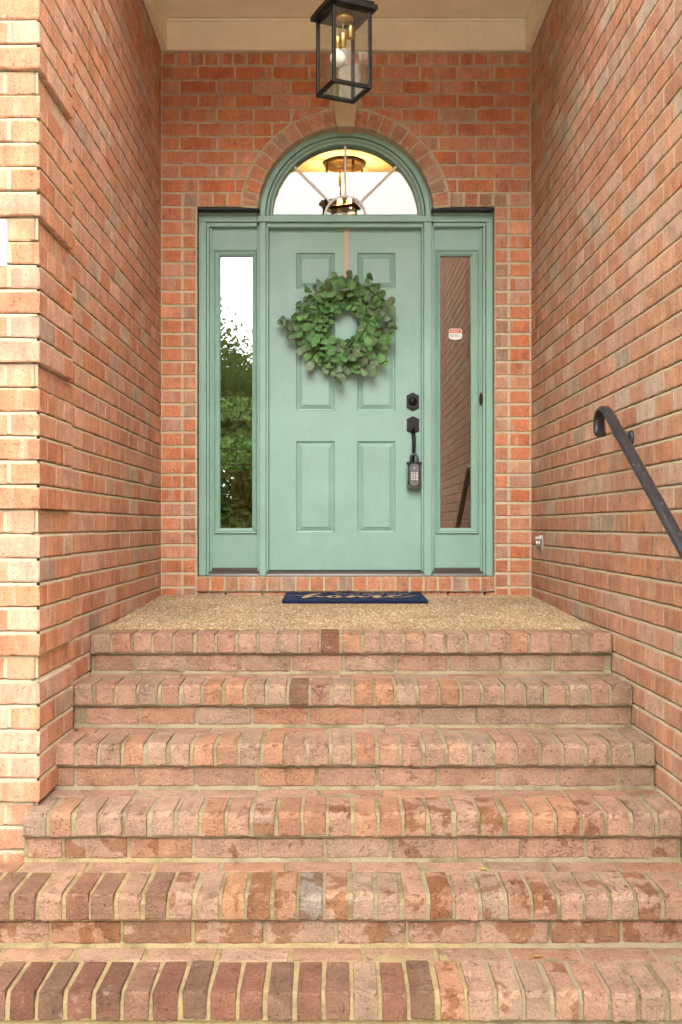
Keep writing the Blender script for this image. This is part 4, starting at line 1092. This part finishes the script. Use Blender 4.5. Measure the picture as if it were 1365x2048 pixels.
fallen(.595, NY[5] + .235, NZ[5], 1.9, .038, (.30, .19, .05), 'brown leaf fallen on the lowest brick tread')
fallen(-.965, NY[2] + .24, NZ[2], .4, .034, (.10, .07, .03), 'dark shrivelled leaf lying where a tread meets the left brick wall'.replace('left ', 'quoined '))

# ================================================================== THE HALL BEHIND THE DOOR
IW = mat_plain('hall_wall_paint', (.50, .40, .25), .8, var=.04); IC = mat_plain('hall_ceiling_paint', (.74, .66, .50), .8, var=.03); IFL = mat_plain('hall_floor_wood', (.20, .10, .045), .35, var=.2)
IX0, IX1, IY1, IZ0, IZ1 = -2.55, 2.25, 6.9, 1.12, 3.95
def struct(name, m, mat): return tag(m.build(name, mat), kind='structure')
m = MB(); m.box(IX0, IX1, .222, IY1, IZ0 - .06, IZ0); struct('hall_floor', m, IFL)
m = MB(); m.box(IX0, IX1, .222, IY1, IZ1, IZ1 + .06); struct('hall_ceiling', m, IC)
m = MB(); m.box(IX0 - .1, IX0, .222, IY1 + .1, IZ0 - .06, IZ1 + .06); struct('hall_wall_west', m, IW)
m = MB(); m.box(IX1, IX1 + .1, .222, IY1 + .1, IZ0 - .06, IZ1 + .06); struct('hall_wall_east', m, IW)
WCX, WHW, WZ0, WZ1, WAZ, WAR = -1.2, .48, 1.98, 2.545, 2.72, .34
arc = [(WCX + WHW * math.cos(R(a)), WAZ + .32 * math.sin(R(a))) for a in range(180, -1, -10)]
m = MB()
m.box(IX0, WCX - WHW, IY1, IY1 + .1, IZ0, IZ1); m.box(WCX + WHW, IX1, IY1, IY1 + .1, IZ0, IZ1); m.box(WCX - WHW, WCX + WHW, IY1, IY1 + .1, IZ0, WZ0); m.box(WCX - WHW, WCX + WHW, IY1, IY1 + .1, WZ1, WAZ)
m.prism(arc + [(WCX + WHW, IZ1), (WCX - WHW, IZ1)], IY1, IY1 + .1); struct('hall_wall_far', m, IW)
wt = mat_plain('window_bar_white', (.7, .68, .6), .5, var=.03)
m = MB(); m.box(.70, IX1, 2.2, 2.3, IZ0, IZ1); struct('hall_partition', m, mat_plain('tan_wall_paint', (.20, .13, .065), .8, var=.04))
hw_ = thing('hall_window', 'arched hall window with a grid of small panes seen through the sidelight', 'window', (WCX, IY1, WZ0))
m = MB()
for i in range(5): x = WCX - WHW + 2 * WHW * i / 4 + (0.006 if i == 0 else -.006 if i == 4 else 0); m.box(x - .009, x + .009, IY1 + .03, IY1 + .05, WZ0, WZ1)
m.build('upright_bars', wt, hw_)
m = MB()
for z_ in (WZ0 + .012, WZ0 + .2, WZ0 + .4, WZ1 - .012): m.box(WCX - WHW, WCX + WHW, IY1 + .052, IY1 + .066, z_ - .009, z_ + .009)
m.build('cross_bars', wt, hw_)
m = MB()
for a in (45, 90, 135): d = Vector((math.cos(R(a)), 0, math.sin(R(a)) * .68)); m.tube([(WCX, IY1 + .05, WAZ), (WCX + d.x * WHW, IY1 + .05, WAZ + d.z * WHW)], .009, 6)
m.tube([(WCX + WHW * math.cos(R(a)) * .99, IY1 + .05, WAZ + .317 * math.sin(R(a))) for a in range(0, 181, 10)], .014, 6)
m.build('arch_bars', wt, hw_)
m = MB(); m.box(WCX - WHW, WCX + WHW, IY1 + .056, IY1 + .059, WZ0, WZ1); m.build('pane', M['clear'], hw_)

# hall lantern, lit
hl = thing('hall_lantern', 'lit glass drum lantern on the hall ceiling behind the fanlight', 'lantern', (.075, 1.26, 3.57))
HX, HY, HZ = .075, 1.26, IZ1
gold = mat_plain('antique_gold', (.12, .07, .028), .35, .9)
m = MB(); m.lathe([(0, -.001), (.14, -.001), (.14, -.022), (.132, -.022), (.132, -.012), (0, -.012)], (HX, HY, HZ), 'z', 36); m.build('ceiling_ring', gold, hl)
m = MB(); m.lathe([(.133, -.023), (.133, -.30)], (HX, HY, HZ), 'z', 36); m.build('glass_drum', M['clear'], hl)
m = MB()
sq = [(HX + .15 * math.cos(R(a)), HY + .15 * math.sin(R(a)), HZ - .33) for a in (25, 115, 205, 295, 25)]
for a, b in zip(sq, sq[1:]): m.tube([a, b], .012, 6)
m.build('base_frame', gold, hl)
for a in (25, 115, 205, 295):
    m = MB(); m.tube([(HX + .136 * math.cos(R(a)), HY + .136 * math.sin(R(a)), HZ - .02), (HX + .14 * math.cos(R(a)), HY + .14 * math.sin(R(a)), HZ - .33)], .009, 6); m.build('strut', gold, hl)
m = MB(); m.tube([(HX, HY, HZ - .012), (HX, HY, HZ - .24)], .008, 8); m.tube([(HX - .06, HY, HZ - .235), (HX + .06, HY, HZ - .235)], .006, 8); m.build('lamp_stem', gold, hl)
for dx in (-.055, .055):
    m = MB(); m.lathe([(.0, -.01), (.012, -.005), (.018, .03), (.012, .06), (.002, .085)], (HX + dx, HY, HZ - .22), 'z', 14); m.build('bulb', M['glow'], hl)
    L_ = bpy.data.lights.new('lantern_lamp', 'POINT'); L_.energy = 2.0; L_.color = (1, .52, .18); L_.shadow_soft_size = .03
    lo = bpy.data.objects.new('lantern_lamp', L_); lo.location = (HX + dx, HY - .03, HZ - .17); link(lo, hl)
cl = thing('recessed_light', 'lit round ceiling downlight in the hall seen through the sidelight', 'ceiling light', (-1.02, 4.0, IZ1))
m = MB(); m.lathe([(0, -.004), (.062, -.004), (.062, -.001)], (-1.02, 4.0, IZ1), 'z', 24); m.build('lens', M['can'], cl)
m = MB(); m.lathe([(.063, -.001), (.064, -.008), (.085, -.006), (.088, -.001)], (-1.02, 4.0, IZ1), 'z', 24); m.build('trim_ring', wt, cl)

# furniture just inside, seen low in the hinge-side sidelight
wd = mat_plain('oak', (.30, .15, .045), .45, var=.25); dk = mat_plain('dark_throw', (.030, .020, .024), .95); cm = mat_plain('cream_upholstery', (.52, .38, .25), .9)
ch = thing('wooden_chair', 'oak chair with a dark throw over its back inside the hall', 'chair', (-.93, 3.0, IZ0))
for dx in (-.2, .2):
    for dy in (-.19, .19):
        m = MB(); m.box(-.93 + dx - .02, -.93 + dx + .02, 3.0 + dy - .02, 3.0 + dy + .02, IZ0, IZ0 + (.78 if dy < 0 else .45), .004); m.build('leg', wd, ch)
m = MB(); m.box(-1.16, -.70, 2.78, 3.22, IZ0 + .451, IZ0 + .49, .008); m.build('seat', wd, ch)
m = MB(); m.box(-1.10, -.76, 2.795, 2.825, IZ0 + .52, IZ0 + .77, .01); m.build('backrest', wd, ch)
m = MB(); m.box(-1.12, -.86, 2.775, 2.845, IZ0 + .38, IZ0 + .70, .012); m.build('throw', dk, ch)
ar = thing('armchair', 'cream rounded armchair standing inside the hall', 'armchair', (-.62, 4.6, IZ0))
m = MB(); m.box(-.95, -.30, 4.3, 4.9, IZ0 + .12, IZ0 + .42, .05); m.build('seat', cm, ar)
m = MB(); bp = [(-.62 + .36 * math.cos(R(a)), IZ0 + .42 + .28 * math.sin(R(a))) for a in range(0, 181, 12)]; m.prism(bp + [(-.98, IZ0 + .2), (-.26, IZ0 + .2)], 4.84, 4.96); m.build('backrest', cm, ar)
for sx_ in (-1, 1):
    m = MB(); m.box(-.62 + sx_ * .33 - .06, -.62 + sx_ * .33 + .06, 4.3, 4.84, IZ0 + .2, IZ0 + .58, .04); m.build('arm', cm, ar)
    for yy in (4.35, 4.85): m = MB(); m.tube([(-.62 + sx_ * .27, yy, IZ0), (-.62 + sx_ * .27, yy, IZ0 + .13)], [.015, .022], 8); m.build('leg', wd, ar)

# ================================================================== GARDEN: ground, trees (what the glass mirrors), added bounce paving and shade trees
t = NT('lawn', .9, .2); p = t.pos(); g = t.out(t.mix(t.noise(p, .8, 5, .7), (.045, .075, .02), (.09, .12, .035)), t.bump(t.noise(p, 60, 3), .8, .02))
m = MB(); m.box(-300, 300, -300, 300, -.2, -.004); tag(m.build('ground', g), kind='structure')
m = MB(); m.box(-7.0, 6.0, -20, NY[5] - .01, -.05, .003); tag(m.build('bounce_paving', mat_plain('concrete', (.50, .46, .40), .9, bump=.5)), kind='structure')  # unseen paving added wide and pale to bounce light up into the porch
bark = mat_plain('bark', (.10, .07, .045), .95, var=.3, bump=.6)
def leaf_cloud(n, rx, ry, rz, cz_, seed, size):
    r_ = np.random.default_rng(seed); cl_ = r_.normal(size=(26, 3)); cl_ /= np.linalg.norm(cl_, axis=1)[:, None]; cl_ *= r_.uniform(.35, 1.0, (26, 1))
    P = cl_[r_.integers(0, 26, n)] + r_.normal(size=(n, 3)) * .17; P *= np.array([rx, ry, rz]); P[:, 2] += cz_
    d = r_.normal(size=(n, 3)); d /= np.linalg.norm(d, axis=1)[:, None]; e = np.cross(d, r_.normal(size=(n, 3))); e /= np.linalg.norm(e, axis=1)[:, None]
    s_ = r_.uniform(.6, 1.2, (n, 1)) * size
    V = np.stack([P - d * s_, P + e * s_ * .5, P + d * s_, P - e * s_ * .5], 1).reshape(-1, 3)
    return V, [(4 * i, 4 * i + 1, 4 * i + 2, 4 * i + 3) for i in range(n)]
def lmat(name, a, b):
    t = NT(name, .6, .3); p = t.pos(); cl_ = t.mix(t.noise(p, 2.5, 4, .7), a, b); m_ = t.out(cl_)
    tl = t.n.new('ShaderNodeBsdfTranslucent'); t.l.new(cl_, tl.inputs[0]); mx = t.n.new('ShaderNodeMixShader'); mx.inputs[0].default_value = .45
    t.l.new(t.b.outputs[0], mx.inputs[1]); t.l.new(tl.outputs[0], mx.inputs[2]); t.l.new(mx.outputs[0], t.n['Material Output'].inputs[0]); return m_
CR = lmat('crown_leaves', (.07, .12, .025), (.20, .29, .07))
def make_tree(hgt, rx, seed, label, loc, group, nl=22000, ls=.16):
    tr = thing('leafy_tree', label, 'tree', (0, 0, 0), group)
    m = MB(); m.tube([(0, 0, -.1), (.05, .02, hgt * .2), (-.05, .05, hgt * .42), (.05, 0, hgt * .7)], [hgt * .032, hgt * .024, hgt * .017, hgt * .006], 9)
    for q in range(6):
        a = q * 1.05 + seed; b = hgt * (.28 + .06 * q); m.tube([(0, 0, b), (math.cos(a) * rx * .35, math.sin(a) * rx * .35, b + hgt * .1), (math.cos(a) * rx * .7, math.sin(a) * rx * .7, b + hgt * .17)], [hgt * .012, hgt * .008, hgt * .003], 6)
    m.build('trunk', bark, tr)
    V, Fc = leaf_cloud(nl, rx, rx, hgt * .40, hgt * .56, seed, ls); me = bpy.data.meshes.new('crown'); me.from_pydata(V.tolist(), [], Fc); me.materials.append(CR); o = bpy.data.objects.new('crown', me); COL.objects.link(o); o.parent = tr
    tr.location = loc; return tr
def copy_tree(src, loc, rz, s_):
    r_ = src.copy(); COL.objects.link(r_); r_.location = loc; r_.rotation_euler = (0, 0, rz); r_.scale = (s_,) * 3
    for c_ in src.children:
        d = c_.copy(); COL.objects.link(d); d.parent = r_
    return r_
GL = 'leafy tree across the lawn facing the porch'
t1 = make_tree(13.0, 5.0, 3, GL, (-9.5, -49, 0), 'trees across the lawn')
for (x, y, rz, s_) in ((-2.5, -52, 1.2, .95), (5, -50, 2.3, 1.05), (-17, -49, .7, 1.05), (13, -49, 4.0, 1.1), (-25, -45, 3.1, 1.1), (-6, -60, 5, 1.1), (-14, -61, 2, 1.15), (2, -60, 3, 1.1), (21, -51, 1, 1.1), (-32, -48, 0, 1.2)): copy_tree(t1, (x, y, 0), rz, s_)
for (x, y, rz, s_, lb) in ((-5.9, -8.6, 1.9, .76, 'unseen tree added at the front left to shade the pier'), (-9.5, -4.8, 4.4, .70, 'unseen tree added beside the house corner to shade the pier')): copy_tree(t1, (x, y, 0), rz, s_)['label'] = lb  # unseen trees added to hold skylight off the pier and right wall
SHL = 'rounded leafy shrub in the border across the lawn'
def make_shrub(loc):
    sh = thing('shrub', SHL, 'shrub', (0, 0, 0), 'shrubs across the lawn')
    m = MB()
    for q in range(5): a = q * 1.26; m.tube([(0, 0, -.05), (math.cos(a) * .3, math.sin(a) * .3, .6), (math.cos(a) * .7, math.sin(a) * .7, 1.3)], [.04, .03, .01], 6)
    m.build('stem', bark, sh)
    V, Fc = leaf_cloud(5000, 1.7, 1.5, 1.25, 1.25, 5, .11); me = bpy.data.meshes.new('foliage'); me.from_pydata(V.tolist(), [], Fc); me.materials.append(CR); o = bpy.data.objects.new('foliage', me); COL.objects.link(o); o.parent = sh
    sh.location = loc; return sh
s1 = make_shrub((-7.2, -38, 0))
for q, (x, y) in enumerate(((-10, -38.6), (-4.6, -38.8), (-1.8, -39), (1, -38.4), (3.8, -39), (-12.8, -38), (-15.5, -38.5), (6.6, -38.5))): copy_tree(s1, (x, y, 0), q * 1.3, 1.8 + .2 * (q % 3))
BGK = 'sunlit leafy tree outside the hall window'
t2 = make_tree(6.0, 2.4, 11, BGK, (-2.6, 11.5, 0), 'trees behind the house', 30000, .065)
for (x, y, rz, s_) in ((0.2, 12.2, 1.0, .9), (-5.2, 12.8, 2.2, 1.1)): copy_tree(t2, (x, y, 0), rz, s_)
